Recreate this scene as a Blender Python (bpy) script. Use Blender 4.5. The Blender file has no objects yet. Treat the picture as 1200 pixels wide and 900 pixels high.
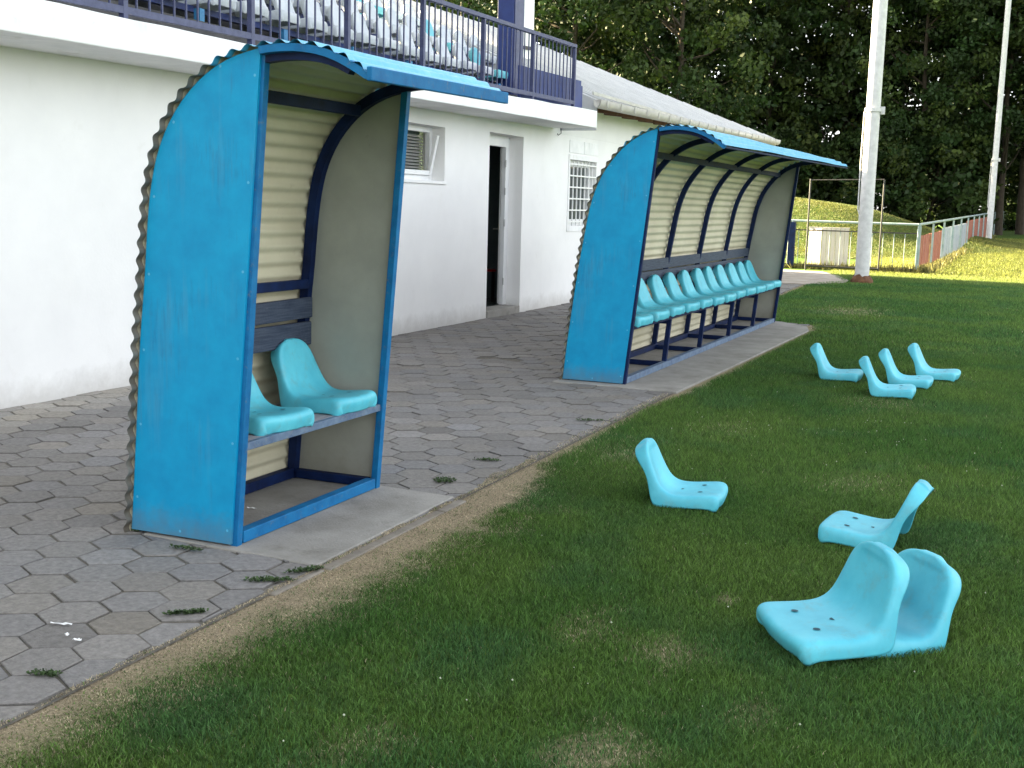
import bpy, math, random
import numpy as np
from mathutils import Vector, Matrix

random.seed(7)
rng = np.random.default_rng(11)
scene = bpy.context.scene
COL = scene.collection
R = math.radians

# ------------------------------------------------------------------ materials
def new_mat(name):
    m = bpy.data.materials.new(name)
    m.use_nodes = True
    nt = m.node_tree
    b = nt.nodes['Principled BSDF']
    return m, nt, b

def nd(nt, kind, **kw):
    n = nt.nodes.new(kind)
    for k, v in kw.items():
        if hasattr(n, k):
            setattr(n, k, v)
        else:
            n.inputs[k].default_value = v
    return n

def rgba(c):
    return (c[0], c[1], c[2], 1.0)

def mottled(name, c1, c2, scale=6.0, rough=0.6, bump=0.0, bump_scale=60.0, detail=6.0,
            lo=0.35, hi=0.65, metallic=0.0, spec=0.5, streak=None, dirt=None, rand=False):
    """Two colours mixed by noise in object space, optional second fine noise, bump and dirt spots."""
    m, nt, b = new_mat(name)
    L = nt.links.new
    tc = nd(nt, 'ShaderNodeTexCoord')
    src = tc.outputs['Object']
    if rand:
        oi = nd(nt, 'ShaderNodeObjectInfo'); mu = nd(nt, 'ShaderNodeMath', operation='MULTIPLY'); mu.inputs[1].default_value = 73.0
        L(oi.outputs['Random'], mu.inputs[0])
        va = nd(nt, 'ShaderNodeVectorMath', operation='ADD'); L(src, va.inputs[0]); L(mu.outputs[0], va.inputs[1]); src = va.outputs[0]
    osrc = src
    if streak:
        mp = nd(nt, 'ShaderNodeMapping')
        mp.inputs['Scale'].default_value = streak
        L(src, mp.inputs['Vector'])
        src = mp.outputs['Vector']
    n = nd(nt, 'ShaderNodeTexNoise', Scale=scale, Detail=detail, Roughness=0.62)
    L(src, n.inputs['Vector'])
    r = nd(nt, 'ShaderNodeValToRGB')
    r.color_ramp.elements[0].position = lo
    r.color_ramp.elements[0].color = rgba(c1)
    r.color_ramp.elements[1].position = hi
    r.color_ramp.elements[1].color = rgba(c2)
    L(n.outputs['Fac'], r.inputs['Fac'])
    col = r.outputs['Color']
    if dirt:
        dcol, dscale, dlo, dhi, damt = dirt
        n2 = nd(nt, 'ShaderNodeTexNoise', Scale=dscale, Detail=8.0, Roughness=0.7)
        L(osrc, n2.inputs['Vector'])
        r2 = nd(nt, 'ShaderNodeMapRange')
        r2.inputs['From Min'].default_value = dlo
        r2.inputs['From Max'].default_value = dhi
        r2.inputs['To Max'].default_value = damt
        L(n2.outputs['Fac'], r2.inputs['Value'])
        mx = nd(nt, 'ShaderNodeMix', data_type='RGBA')
        L(r2.outputs['Result'], mx.inputs[0])
        L(col, mx.inputs[6])
        mx.inputs[7].default_value = rgba(dcol)
        col = mx.outputs[2]
    L(col, b.inputs['Base Color'])
    b.inputs['Roughness'].default_value = rough
    b.inputs['Metallic'].default_value = metallic
    b.inputs['Specular IOR Level'].default_value = spec
    if bump > 0:
        n3 = nd(nt, 'ShaderNodeTexNoise', Scale=bump_scale, Detail=5.0)
        L(tc.outputs['Object'], n3.inputs['Vector'])
        bp = nd(nt, 'ShaderNodeBump', Strength=bump, Distance=0.01)
        L(n3.outputs['Fac'], bp.inputs['Height'])
        L(bp.outputs['Normal'], b.inputs['Normal'])
    return m

def attr_mat(name, attr='Col', rough=0.8, bump=0.0, bump_scale=80.0, fine=0.0, fine_scale=60.0, translucent=0.0, spec=0.3):
    m, nt, b = new_mat(name)
    L = nt.links.new
    a = nd(nt, 'ShaderNodeAttribute')
    a.attribute_name = attr
    col = a.outputs['Color']
    tc = nd(nt, 'ShaderNodeTexCoord')
    if fine > 0:
        n = nd(nt, 'ShaderNodeTexNoise', Scale=fine_scale, Detail=8.0, Roughness=0.7)
        L(tc.outputs['Object'], n.inputs['Vector'])
        mr = nd(nt, 'ShaderNodeMapRange')
        mr.inputs['From Min'].default_value = 0.3
        mr.inputs['From Max'].default_value = 0.7
        mr.inputs['To Min'].default_value = 1.0 - fine
        mr.inputs['To Max'].default_value = 1.0 + fine
        L(n.outputs['Fac'], mr.inputs['Value'])
        mx = nd(nt, 'ShaderNodeMix', data_type='RGBA', blend_type='MULTIPLY')
        mx.inputs[0].default_value = 1.0
        L(col, mx.inputs[6])
        L(mr.outputs['Result'], mx.inputs[7])
        col = mx.outputs[2]
    L(col, b.inputs['Base Color'])
    b.inputs['Roughness'].default_value = rough
    b.inputs['Specular IOR Level'].default_value = spec
    if bump > 0:
        n3 = nd(nt, 'ShaderNodeTexNoise', Scale=bump_scale, Detail=6.0)
        L(tc.outputs['Object'], n3.inputs['Vector'])
        bp = nd(nt, 'ShaderNodeBump', Strength=bump, Distance=0.01)
        L(n3.outputs['Fac'], bp.inputs['Height'])
        L(bp.outputs['Normal'], b.inputs['Normal'])
    if translucent > 0:
        tr = nd(nt, 'ShaderNodeBsdfTranslucent')
        L(col, tr.inputs['Color'])
        ms = nd(nt, 'ShaderNodeMixShader')
        ms.inputs[0].default_value = translucent
        out = nt.nodes['Material Output']
        L(b.outputs['BSDF'], ms.inputs[1])
        L(tr.outputs['BSDF'], ms.inputs[2])
        L(ms.outputs['Shader'], out.inputs['Surface'])
    return m

def add_splash(m, col, z0, z1, amount, scale=7.0):
    nt = m.node_tree; L = nt.links.new; b = nt.nodes['Principled BSDF']
    src = b.inputs['Base Color'].links[0].from_socket
    tc = nd(nt, 'ShaderNodeTexCoord'); sp = nd(nt, 'ShaderNodeSeparateXYZ'); L(tc.outputs['Object'], sp.inputs['Vector'])
    n = nd(nt, 'ShaderNodeTexNoise', Scale=scale, Detail=9.0, Roughness=0.7); L(tc.outputs['Object'], n.inputs['Vector'])
    mz = nd(nt, 'ShaderNodeMapRange'); mz.inputs['From Min'].default_value = z1; mz.inputs['From Max'].default_value = z0; L(sp.outputs['Z'], mz.inputs['Value'])
    ad = nd(nt, 'ShaderNodeMath', operation='ADD'); L(mz.outputs['Result'], ad.inputs[0]); L(n.outputs['Fac'], ad.inputs[1])
    mr = nd(nt, 'ShaderNodeMapRange'); mr.inputs['From Min'].default_value = 0.85; mr.inputs['From Max'].default_value = 1.45; mr.inputs['To Max'].default_value = amount; L(ad.outputs[0], mr.inputs['Value'])
    mx = nd(nt, 'ShaderNodeMix', data_type='RGBA'); L(mr.outputs['Result'], mx.inputs[0]); L(src, mx.inputs[6]); mx.inputs[7].default_value = rgba(col)
    L(mx.outputs[2], b.inputs['Base Color'])

M = {}
M['panel_blue'] = mottled('panel_blue', (0.0005, 0.235, 0.46), (0.001, 0.29, 0.53), 7, 0.55, 0.06, 300, spec=0.28, dirt=((0.05, 0.16, 0.28), 24, 0.62, 0.78, 0.35))
M['panel_grey'] = mottled('panel_grey', (0.27, 0.275, 0.24), (0.33, 0.335, 0.29), 3, 0.75, 0.05, 120, dirt=((0.1, 0.09, 0.06), 14, 0.66, 0.8, 0.5))
M['frame_blue'] = mottled('frame_blue', (0.0012, 0.007, 0.038), (0.003, 0.016, 0.075), 9, 0.6, 0.08, 200, spec=0.2, dirt=((0.06, 0.045, 0.035), 30, 0.66, 0.8, 0.4))  # frame paint darkened towards black to carry the shade under the roof
M['rail_blue'] = mottled('rail_blue', (0.001, 0.095, 0.25), (0.004, 0.14, 0.33), 12, 0.6, 0.08, 200, spec=0.25, dirt=((0.16, 0.15, 0.13), 35, 0.58, 0.72, 0.6))
M['rail_worn'] = mottled('rail_worn', (0.05, 0.09, 0.17), (0.12, 0.18, 0.26), 14, 0.6, 0.1, 200, dirt=((0.2, 0.19, 0.17), 30, 0.55, 0.7, 0.6))
M['cream_sheet'] = mottled('cream_sheet', (0.47, 0.43, 0.31), (0.56, 0.52, 0.385), 2.5, 0.55, 0.03, 60, dirt=((0.22, 0.17, 0.10), 10, 0.6, 0.8, 0.5))
M['zinc_sheet'] = mottled('zinc_sheet', (0.12, 0.10, 0.075), (0.25, 0.225, 0.185), 8, 0.55, 0.05, 90, metallic=0.3)
M['roof_blue'] = mottled('roof_blue', (0.05, 0.34, 0.56), (0.10, 0.42, 0.62), 9, 0.4, 0.04, 90, dirt=((0.30, 0.45, 0.52), 16, 0.55, 0.75, 0.6))
M['seat_plastic'] = mottled('seat_plastic', (0.06, 0.41, 0.53), (0.10, 0.51, 0.62), 5, 0.5, 0.06, 250, dirt=((0.12, 0.30, 0.33), 13, 0.52, 0.80, 0.75), rand=True)
M['seat_faded'] = mottled('seat_faded', (0.10, 0.42, 0.50), (0.14, 0.48, 0.56), 7, 0.5, 0.05, 250, dirt=((0.2, 0.36, 0.38), 15, 0.55, 0.75, 0.5), rand=True)
M['seat_white'] = mottled('seat_white', (0.44, 0.48, 0.54), (0.55, 0.58, 0.63), 6, 0.5, 0.03, 200, dirt=((0.25, 0.26, 0.26), 12, 0.56, 0.8, 0.6), rand=True)
M['hole_dark'] = mottled('hole_dark', (0.008, 0.05, 0.075), (0.015, 0.09, 0.12), 30, 0.7)
M['plank_navy'] = mottled('plank_navy', (0.012, 0.022, 0.05), (0.05, 0.065, 0.10), 5, 0.7, 0.25, 60, streak=(30, 1.2, 30), dirt=((0.15, 0.15, 0.15), 30, 0.6, 0.8, 0.5))
M['plank_grey'] = mottled('plank_grey', (0.20, 0.20, 0.23), (0.36, 0.35, 0.38), 5, 0.8, 0.2, 80, streak=(30, 1.2, 30))
M['wall_white'] = mottled('wall_white', (0.775, 0.77, 0.765), (0.83, 0.825, 0.815), 1.3, 0.9, 0.12, 45, dirt=((0.60, 0.58, 0.54), 3.2, 0.62, 0.82, 0.35), spec=0.15)
M['slab_white'] = mottled('slab_white', (0.74, 0.75, 0.75), (0.84, 0.84, 0.84), 4, 0.9, 0.25, 30, dirt=((0.38, 0.37, 0.34), 9, 0.63, 0.82, 0.5), spec=0.15)
M['pvc_white'] = mottled('pvc_white', (0.76, 0.77, 0.78), (0.82, 0.82, 0.82), 5, 0.35)
M['shutter_grey'] = mottled('shutter_grey', (0.30, 0.30, 0.29), (0.38, 0.38, 0.36), 8, 0.5)
M['glass_dark'] = mottled('glass_dark', (0.02, 0.035, 0.035), (0.03, 0.05, 0.05), 4, 0.06)
M['interior_dark'] = mottled('interior_dark', (0.10, 0.135, 0.14), (0.14, 0.18, 0.18), 3, 0.9)
M['concrete'] = mottled('concrete', (0.21, 0.20, 0.18), (0.30, 0.288, 0.265), 3.5, 0.9, 0.35, 90, dirt=((0.10, 0.09, 0.075), 5, 0.55, 0.75, 0.6))
M['concrete_shaded'] = mottled('concrete_shaded', (0.04, 0.04, 0.045), (0.08, 0.078, 0.08), 5, 0.9, 0.3, 60)  # step concrete darkened: the shade between the stand seats is in this colour
M['kerb'] = mottled('kerb', (0.17, 0.15, 0.125), (0.24, 0.215, 0.18), 7, 0.92, 0.4, 70, dirt=((0.16, 0.12, 0.07), 8, 0.5, 0.7, 0.7))
M['joint_soil'] = mottled('joint_soil', (0.085, 0.077, 0.064), (0.145, 0.13, 0.105), 20, 0.95, 0.3, 120)
M['gravel'] = mottled('gravel', (0.26, 0.22, 0.185), (0.40, 0.36, 0.31), 3, 0.95, 0.5, 90)
M['roof_sheet'] = mottled('roof_sheet', (0.46, 0.47, 0.48), (0.56, 0.57, 0.575), 3, 0.5, 0.03, 40, dirt=((0.30, 0.29, 0.27), 4, 0.6, 0.8, 0.4))
M['gutter'] = mottled('gutter', (0.40, 0.39, 0.36), (0.5, 0.49, 0.45), 6, 0.5, dirt=((0.22, 0.18, 0.13), 12, 0.6, 0.8, 0.5))
M['rafter'] = mottled('rafter', (0.10, 0.045, 0.02), (0.18, 0.09, 0.04), 8, 0.8)
M['stand_navy'] = mottled('stand_navy', (0.008, 0.02, 0.12), (0.014, 0.035, 0.17), 6, 0.5)
M['lilac_rail'] = mottled('lilac_rail', (0.028, 0.036, 0.10), (0.055, 0.065, 0.15), 14, 0.45, dirt=((0.25, 0.22, 0.2), 30, 0.62, 0.8, 0.5))
M['post_blue'] = mottled('post_blue', (0.02, 0.15, 0.35), (0.04, 0.22, 0.42), 9, 0.5)
M['galv'] = mottled('galv', (0.46, 0.46, 0.46), (0.58, 0.58, 0.58), 9, 0.6, 0.05, 60, metallic=0.0, dirt=((0.26, 0.22, 0.18), 14, 0.6, 0.8, 0.5))
M['rust'] = mottled('rust', (0.07, 0.03, 0.015), (0.16, 0.075, 0.035), 14, 0.9, 0.4, 60)
M['fence_rail'] = mottled('fence_rail', (0.17, 0.24, 0.25), (0.30, 0.36, 0.36), 5, 0.5, dirt=((0.3, 0.15, 0.08), 12, 0.6, 0.75, 0.6))
M['fence_dark'] = mottled('fence_dark', (0.02, 0.02, 0.022), (0.05, 0.045, 0.045), 9, 0.6)
M['board_red'] = mottled('board_red', (0.24, 0.075, 0.05), (0.32, 0.12, 0.085), 3, 0.65, 0.1, 60, streak=(9, 9, 1.2), dirt=((0.35, 0.2, 0.16), 7, 0.55, 0.75, 0.6))
M['board_pale'] = mottled('board_pale', (0.24, 0.27, 0.33), (0.34, 0.37, 0.42), 3, 0.65, 0.1, 60, streak=(9, 9, 1.2))
M['pale_panel'] = mottled('pale_panel', (0.46, 0.42, 0.40), (0.58, 0.54, 0.52), 3, 0.7, 0.1, 50, streak=(9, 9, 1.0))
M['red_plastic'] = mottled('red_plastic', (0.42, 0.012, 0.02), (0.5, 0.02, 0.03), 9, 0.4)
M['black_metal'] = mottled('black_metal', (0.010, 0.010, 0.010), (0.02, 0.02, 0.02), 9, 0.5)
M['bark'] = mottled('bark', (0.03, 0.022, 0.015), (0.07, 0.055, 0.038), 6, 0.95, 0.5, 20, streak=(4, 4, 1))
M['paper'] = mottled('paper', (0.7, 0.7, 0.7), (0.8, 0.8, 0.8), 20, 0.8)
M['leaves'] = attr_mat('leaves', rough=0.55, translucent=0.15, spec=0.2)
M['weed'] = attr_mat('weed', rough=0.6, translucent=0.2)
M['grass_blade'] = attr_mat('grass_blade', rough=0.55, translucent=0.4, spec=0.25)
M['paver'] = attr_mat('paver', rough=0.88, bump=0.5, bump_scale=110, fine=0.28, fine_scale=38)
M['clover'] = mottled('clover', (0.36, 0.40, 0.28), (0.5, 0.52, 0.42), 9, 0.8)

def add_streaks(m, col, lo, hi, amount, sc=(26, 26, 1.1)):
    nt = m.node_tree; L = nt.links.new; b = nt.nodes['Principled BSDF']
    src = b.inputs['Base Color'].links[0].from_socket
    tc = nd(nt, 'ShaderNodeTexCoord'); mp = nd(nt, 'ShaderNodeMapping'); mp.inputs['Scale'].default_value = sc; L(tc.outputs['Object'], mp.inputs['Vector'])
    n = nd(nt, 'ShaderNodeTexNoise', Scale=1.0, Detail=6.0, Roughness=0.6); L(mp.outputs['Vector'], n.inputs['Vector'])
    n2 = nd(nt, 'ShaderNodeTexNoise', Scale=2.3, Detail=3.0); L(tc.outputs['Object'], n2.inputs['Vector'])
    mu = nd(nt, 'ShaderNodeMath', operation='MULTIPLY'); L(n.outputs['Fac'], mu.inputs[0]); L(n2.outputs['Fac'], mu.inputs[1])
    mr = nd(nt, 'ShaderNodeMapRange'); mr.inputs['From Min'].default_value = lo; mr.inputs['From Max'].default_value = hi; mr.inputs['To Max'].default_value = amount; L(mu.outputs[0], mr.inputs['Value'])
    mx = nd(nt, 'ShaderNodeMix', data_type='RGBA'); L(mr.outputs['Result'], mx.inputs[0]); L(src, mx.inputs[6]); mx.inputs[7].default_value = rgba(col)
    L(mx.outputs[2], b.inputs['Base Color'])
add_streaks(M['panel_blue'], (0.06, 0.26, 0.42), 0.27, 0.42, 0.45)
add_streaks(M['panel_blue'], (0.02, 0.12, 0.26), 0.29, 0.42, 0.40, (60, 60, 7))
add_streaks(M['wall_white'], (0.60, 0.58, 0.54), 0.31, 0.46, 0.13, (3.2, 3.2, 0.35))
add_streaks(M['slab_white'], (0.42, 0.40, 0.36), 0.30, 0.45, 0.40, (9, 9, 2.0))
add_splash(M['wall_white'], (0.42, 0.40, 0.37), 0.0, 0.30, 0.55, 5.0)
add_splash(M['panel_blue'], (0.10, 0.15, 0.19), 0.0, 0.22, 0.6, 16.0)
add_splash(M['panel_grey'], (0.13, 0.12, 0.09), 0.0, 0.30, 0.6, 12.0)
# ------------------------------------------------------------------ mesh builder
class MB:
    def __init__(self):
        self.v = []; self.f = []; self.m = []; self.s = []
    def add(self, vs, fs, mi=0, smooth=False):
        o = len(self.v)
        self.v.extend([tuple(p) for p in vs])
        for f in fs:
            self.f.append([o + i for i in f]); self.m.append(mi); self.s.append(smooth)
        return self
    def box(self, x0, x1, y0, y1, z0, z1, mi=0):
        vs = [(x0, y0, z0), (x1, y0, z0), (x1, y1, z0), (x0, y1, z0), (x0, y0, z1), (x1, y0, z1), (x1, y1, z1), (x0, y1, z1)]
        return self.add(vs, [(0, 3, 2, 1), (4, 5, 6, 7), (0, 1, 5, 4), (1, 2, 6, 5), (2, 3, 7, 6), (3, 0, 4, 7)], mi)
    def bar(self, a, b, w, h, up=(0, 0, 1), mi=0):
        """square bar from a to b; w across, h along 'up'"""
        a = Vector(a); b = Vector(b); d = (b - a).normalized()
        u = Vector(up); s = d.cross(u)
        if s.length < 1e-4:
            s = d.cross(Vector((1, 0, 0)))
        s.normalize(); u = s.cross(d).normalized()
        vs = []
        for p in (a, b):
            for cx, cy in ((-1, -1), (1, -1), (1, 1), (-1, 1)):
                vs.append(p + s * (cx * w / 2) + u * (cy * h / 2))
        return self.add(vs, [(0, 1, 2, 3), (7, 6, 5, 4), (0, 4, 5, 1), (1, 5, 6, 2), (2, 6, 7, 3), (3, 7, 4, 0)], mi)
    def tube(self, pts, rads, n=10, mi=0, caps=True):
        pts = [Vector(p) for p in pts]
        if not hasattr(rads, '__len__'):
            rads = [rads] * len(pts)
        vs = []; fs = []
        prev = None
        for i, p in enumerate(pts):
            d = (pts[min(i + 1, len(pts) - 1)] - pts[max(i - 1, 0)]).normalized()
            if prev is None:
                s = d.cross(Vector((0, 0, 1)))
                if s.length < 1e-3:
                    s = d.cross(Vector((1, 0, 0)))
            else:
                s = prev - d * prev.dot(d)
            s.normalize(); prev = s
            u = d.cross(s)
            for k in range(n):
                a = 2 * math.pi * k / n
                vs.append(p + (s * math.cos(a) + u * math.sin(a)) * rads[i])
        for i in range(len(pts) - 1):
            for k in range(n):
                k2 = (k + 1) % n
                fs.append((i * n + k, i * n + k2, (i + 1) * n + k2, (i + 1) * n + k))
        self.add(vs, fs, mi, True)
        if caps:
            self.add(vs[:n], [tuple(range(n))[::-1]], mi)
            self.add(vs[-n:], [tuple(range(n))], mi)
        return self
    def build(self, name, mats, parent=None, bevel=0.0, loc=None):
        me = bpy.data.meshes.new(name)
        me.from_pydata(self.v, [], self.f)
        if not isinstance(mats, (list, tuple)):
            mats = [mats]
        for m in mats:
            me.materials.append(M[m] if isinstance(m, str) else m)
        me.polygons.foreach_set('material_index', self.m)
        me.polygons.foreach_set('use_smooth', self.s)
        me.update()
        o = bpy.data.objects.new(name, me)
        COL.objects.link(o)
        if parent is not None:
            o.parent = parent
        if loc is not None:
            o.location = loc
        if bevel > 0:
            b = o.modifiers.new('Bevel', 'BEVEL')
            b.width = bevel; b.segments = 2; b.limit_method = 'ANGLE'; b.angle_limit = R(40)
        return o

def tag(o, label=None, cat=None, group=None, kind=None):
    if label: o['label'] = label
    if cat: o['category'] = cat
    if group: o['group'] = group
    if kind: o['kind'] = kind
    return o

def empty(name, loc=(0, 0, 0), rz=0.0, **kw):
    o = bpy.data.objects.new(name, None)
    o.empty_display_size = 0.2
    o.location = loc; o.rotation_euler = (0, 0, rz)
    COL.objects.link(o)
    return tag(o, **kw)

def copy_tree(o, parent=None):
    c = o.copy(); COL.objects.link(c)
    if parent is not None:
        c.parent = parent
    for ch in list(o.children):
        copy_tree(ch, c)
    return c

def np_mesh(name, verts, faces, mat, parent=None, colors=None, smooth=False, nper=None):
    """verts (N,3), faces (F,k) numpy, optional per-face colours"""
    me = bpy.data.meshes.new(name)
    nv, nf = len(verts), len(faces)
    k = faces.shape[1]
    me.vertices.add(nv); me.loops.add(nf * k); me.polygons.add(nf)
    me.vertices.foreach_set('co', np.ascontiguousarray(verts, dtype=np.float32).ravel())
    me.loops.foreach_set('vertex_index', np.ascontiguousarray(faces, dtype=np.int32).ravel())
    me.polygons.foreach_set('loop_start', np.arange(0, nf * k, k, dtype=np.int32))
    me.polygons.foreach_set('loop_total', np.full(nf, k, dtype=np.int32))
    me.polygons.foreach_set('use_smooth', np.full(nf, smooth, dtype=bool))
    me.materials.append(M[mat])
    me.update(calc_edges=True)
    if colors is not None:
        a = me.attributes.new('Col', 'FLOAT_COLOR', 'FACE')
        c4 = np.ones((nf, 4), dtype=np.float32); c4[:, :3] = colors
        a.data.foreach_set('color', c4.ravel())
    o = bpy.data.objects.new(name, me)
    COL.objects.link(o)
    if parent is not None:
        o.parent = parent
    return o

# value noise (numpy) -------------------------------------------------
_tab = np.random.default_rng(3).random((256, 256))
def vnoise(x, y, s=1.0, o=0):
    x = np.asarray(x) * s + 37.3 + o * 17.1; y = np.asarray(y) * s + 11.7 + o * 5.3
    xi = np.floor(x).astype(int); yi = np.floor(y).astype(int)
    fx = x - xi; fy = y - yi
    fx = fx * fx * (3 - 2 * fx); fy = fy * fy * (3 - 2 * fy)
    g = lambda a, b: _tab[a % 256, b % 256]
    return (g(xi, yi) * (1 - fx) + g(xi + 1, yi) * fx) * (1 - fy) + (g(xi, yi + 1) * (1 - fx) + g(xi + 1, yi + 1) * fx) * fy
def fnoise(x, y, s=1.0, o=0):
    return (vnoise(x, y, s, o) + 0.5 * vnoise(x, y, s * 2.1, o + 1) + 0.25 * vnoise(x, y, s * 4.3, o + 2)) / 1.75

# ------------------------------------------------------------------ camera
cam = bpy.data.cameras.new('camera')
cam.sensor_width = 36.0
cam.lens = 1399.72 / 1200.0 * 36.0
cam.clip_start = 0.05
cam.clip_end = 3000
co = bpy.data.objects.new('camera', cam)
COL.objects.link(co)
rx = Vector((0.919, 0.39342, 0.02553)); ux = Vector((-0.08208, 0.1276, 0.98842)); bx = Vector((0.38561, -0.91046, 0.14956))
mw = Matrix((( rx.x, ux.x, bx.x, 0.0), (rx.y, ux.y, bx.y, 0.0), (rx.z, ux.z, bx.z, 1.3974), (0, 0, 0, 1)))
co.matrix_world = mw
scene.camera = co

# ------------------------------------------------------------------ light
SUN_EL, SUN_AZ = 20.0, -85.0          # azimuth clockwise from +Y: the sun stands beyond the building, low
w = bpy.data.worlds.new('World'); scene.world = w; w.use_nodes = True
nt = w.node_tree
sky = nt.nodes.new('ShaderNodeTexSky'); sky.sky_type = 'NISHITA'; sky.sun_disc = False
sky.sun_elevation = R(SUN_EL); sky.sun_rotation = R(SUN_AZ % 360)
sky.air_density = 1.0; sky.dust_density = 1.5; sky.ozone_density = 1.0
hs = nt.nodes.new('ShaderNodeHueSaturation'); hs.inputs['Saturation'].default_value = 0.22
nt.links.new(sky.outputs[0], hs.inputs['Color'])
nt.links.new(hs.outputs[0], nt.nodes['Background'].inputs[0])
nt.nodes['Background'].inputs[1].default_value = 0.052
sun = bpy.data.lights.new('sun', 'SUN'); sun.energy = 5.0; sun.angle = R(0.53); sun.color = (1.0, 0.82, 0.48)
so = bpy.data.objects.new('sun', sun); COL.objects.link(so)
az = R(SUN_AZ); el = R(SUN_EL)
to_sun = Vector((math.sin(az) * math.cos(el), math.cos(az) * math.cos(el), math.sin(el)))
so.rotation_euler = (-to_sun).to_track_quat('-Z', 'Y').to_euler()
so.location = (-30, 10, 30)
scene.view_settings.view_transform = 'Standard'
scene.view_settings.look = 'None'
scene.view_settings.gamma = 1.0
scene.view_settings.exposure = 3.85
scene.cycles.max_bounces = 8
scene.cycles.use_denoising = True

XS = -2.837        # front line of both shelters
XW = -5.995        # wall face

# ------------------------------------------------------------------ ground
def terrain(x, y):
    return np.clip((np.asarray(y) - 30.0) * 0.012, 0, 0.55)

def pave_edge(y):
    return np.interp(y, [0, 15.1, 15.3, 20, 23.6, 25, 28.6], [-2.405, -2.41, -3.40, -3.75, -3.9, -3.35, -4.2])

def straw_mask(x, y):
    """dry strip along the pavement edge and a few worn patches: 0..1"""
    wdt = np.interp(y, [0, 2.4, 4.6, 5.3, 6.0, 8.0, 8.8, 14.5, 15.5, 20], [0.0, 0.04, 0.19, 0.19, 0.03, -0.02, 0.05, 0.09, 0.03, 0.03])
    n = fnoise(x, y, 5.0) - 0.5 + 0.55 * (fnoise(x, y, 17.0, 12) - .5)
    d = (x - pave_edge(y)) - wdt * (1 + 1.8 * n)
    m = np.clip(1 - d / np.interp(y, [0, 4.8, 6.0, 30], [.32, .36, .12, .08]), 0, 1) * (np.asarray(y) < 24) * (np.asarray(x) > -5)
    for px, py, r, a in ((-0.945, 3.55, 0.11, 0.9), (-0.90, 2.80, 0.13, 0.95), (-0.89, 4.18, 0.05, 0.9), (-0.6, 3.22, 0.07, 0.6), (-1.25, 3.66, 0.13, 0.5),
                         (-1.5, 2.55, 0.12, 0.5), (-0.9, 9.2, 0.3, 0.4), (-0.6, 10.9, 0.25, 0.55), (-2.0, 6.4, 0.15, 0.4), (-0.7, 6.4, 0.2, 0.35), (-1.7, 7.6, 0.2, 0.3), (-2.2, 17.6, 0.5, 0.8), (-0.3, 2.6, 0.08, 0.6)):
        q = np.hypot((x - px), (y - py) * 0.7) / r * (1 + 1.2 * (fnoise(x, y, 14.0, 4) - 0.5))
        m = np.maximum(m, .52 * a * np.clip(1.35 - q, 0, 1))
    return m

def grass_ground_mat():
    m, nt, b = new_mat('lawn_ground')
    L = nt.links.new
    a = nd(nt, 'ShaderNodeAttribute'); a.attribute_name = 'straw'
    tc = nd(nt, 'ShaderNodeTexCoord')
    n1 = nd(nt, 'ShaderNodeTexNoise', Scale=0.35, Detail=7.0, Roughness=0.6); L(tc.outputs['Object'], n1.inputs['Vector'])
    r1 = nd(nt, 'ShaderNodeValToRGB')
    r1.color_ramp.elements[0].position = 0.3; r1.color_ramp.elements[0].color = (0.050, 0.105, 0.018, 1)
    r1.color_ramp.elements[1].position = 0.7; r1.color_ramp.elements[1].color = (0.10, 0.155, 0.03, 1)
    L(n1.outputs['Fac'], r1.inputs['Fac'])
    n2 = nd(nt, 'ShaderNodeTexNoise', Scale=22.0, Detail=8.0, Roughness=0.8); L(tc.outputs['Object'], n2.inputs['Vector'])
    mr = nd(nt, 'ShaderNodeMapRange'); mr.inputs['From Min'].default_value = 0.3; mr.inputs['From Max'].default_value = 0.7
    mr.inputs['To Min'].default_value = 0.55; mr.inputs['To Max'].default_value = 1.4
    L(n2.outputs['Fac'], mr.inputs['Value'])
    mx = nd(nt, 'ShaderNodeMix', data_type='RGBA', blend_type='MULTIPLY'); mx.inputs[0].default_value = 1.0
    L(r1.outputs['Color'], mx.inputs[6]); L(mr.outputs['Result'], mx.inputs[7])
    n4 = nd(nt, 'ShaderNodeTexNoise', Scale=90.0, Detail=6.0, Roughness=0.75); L(tc.outputs['Object'], n4.inputs['Vector'])
    r4 = nd(nt, 'ShaderNodeValToRGB')
    r4.color_ramp.elements[0].position = 0.3; r4.color_ramp.elements[0].color = (0.20, 0.155, 0.10, 1)
    r4.color_ramp.elements[1].position = 0.7; r4.color_ramp.elements[1].color = (0.42, 0.35, 0.24, 1)
    L(n4.outputs['Fac'], r4.inputs['Fac'])
    m2 = nd(nt, 'ShaderNodeMix', data_type='RGBA')
    L(a.outputs['Fac'], m2.inputs[0]); L(mx.outputs[2], m2.inputs[6]); L(r4.outputs['Color'], m2.inputs[7])
    L(m2.outputs[2], b.inputs['Base Color'])
    b.inputs['Roughness'].default_value = 0.95; b.inputs['Specular IOR Level'].default_value = 0.1
    n3 = nd(nt, 'ShaderNodeTexNoise', Scale=70.0, Detail=4.0); L(tc.outputs['Object'], n3.inputs['Vector'])
    bp = nd(nt, 'ShaderNodeBump', Strength=0.8, Distance=0.03); L(n3.outputs['Fac'], bp.inputs['Height']); L(bp.outputs['Normal'], b.inputs['Normal'])
    return m
M['lawn_ground'] = grass_ground_mat()

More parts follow.
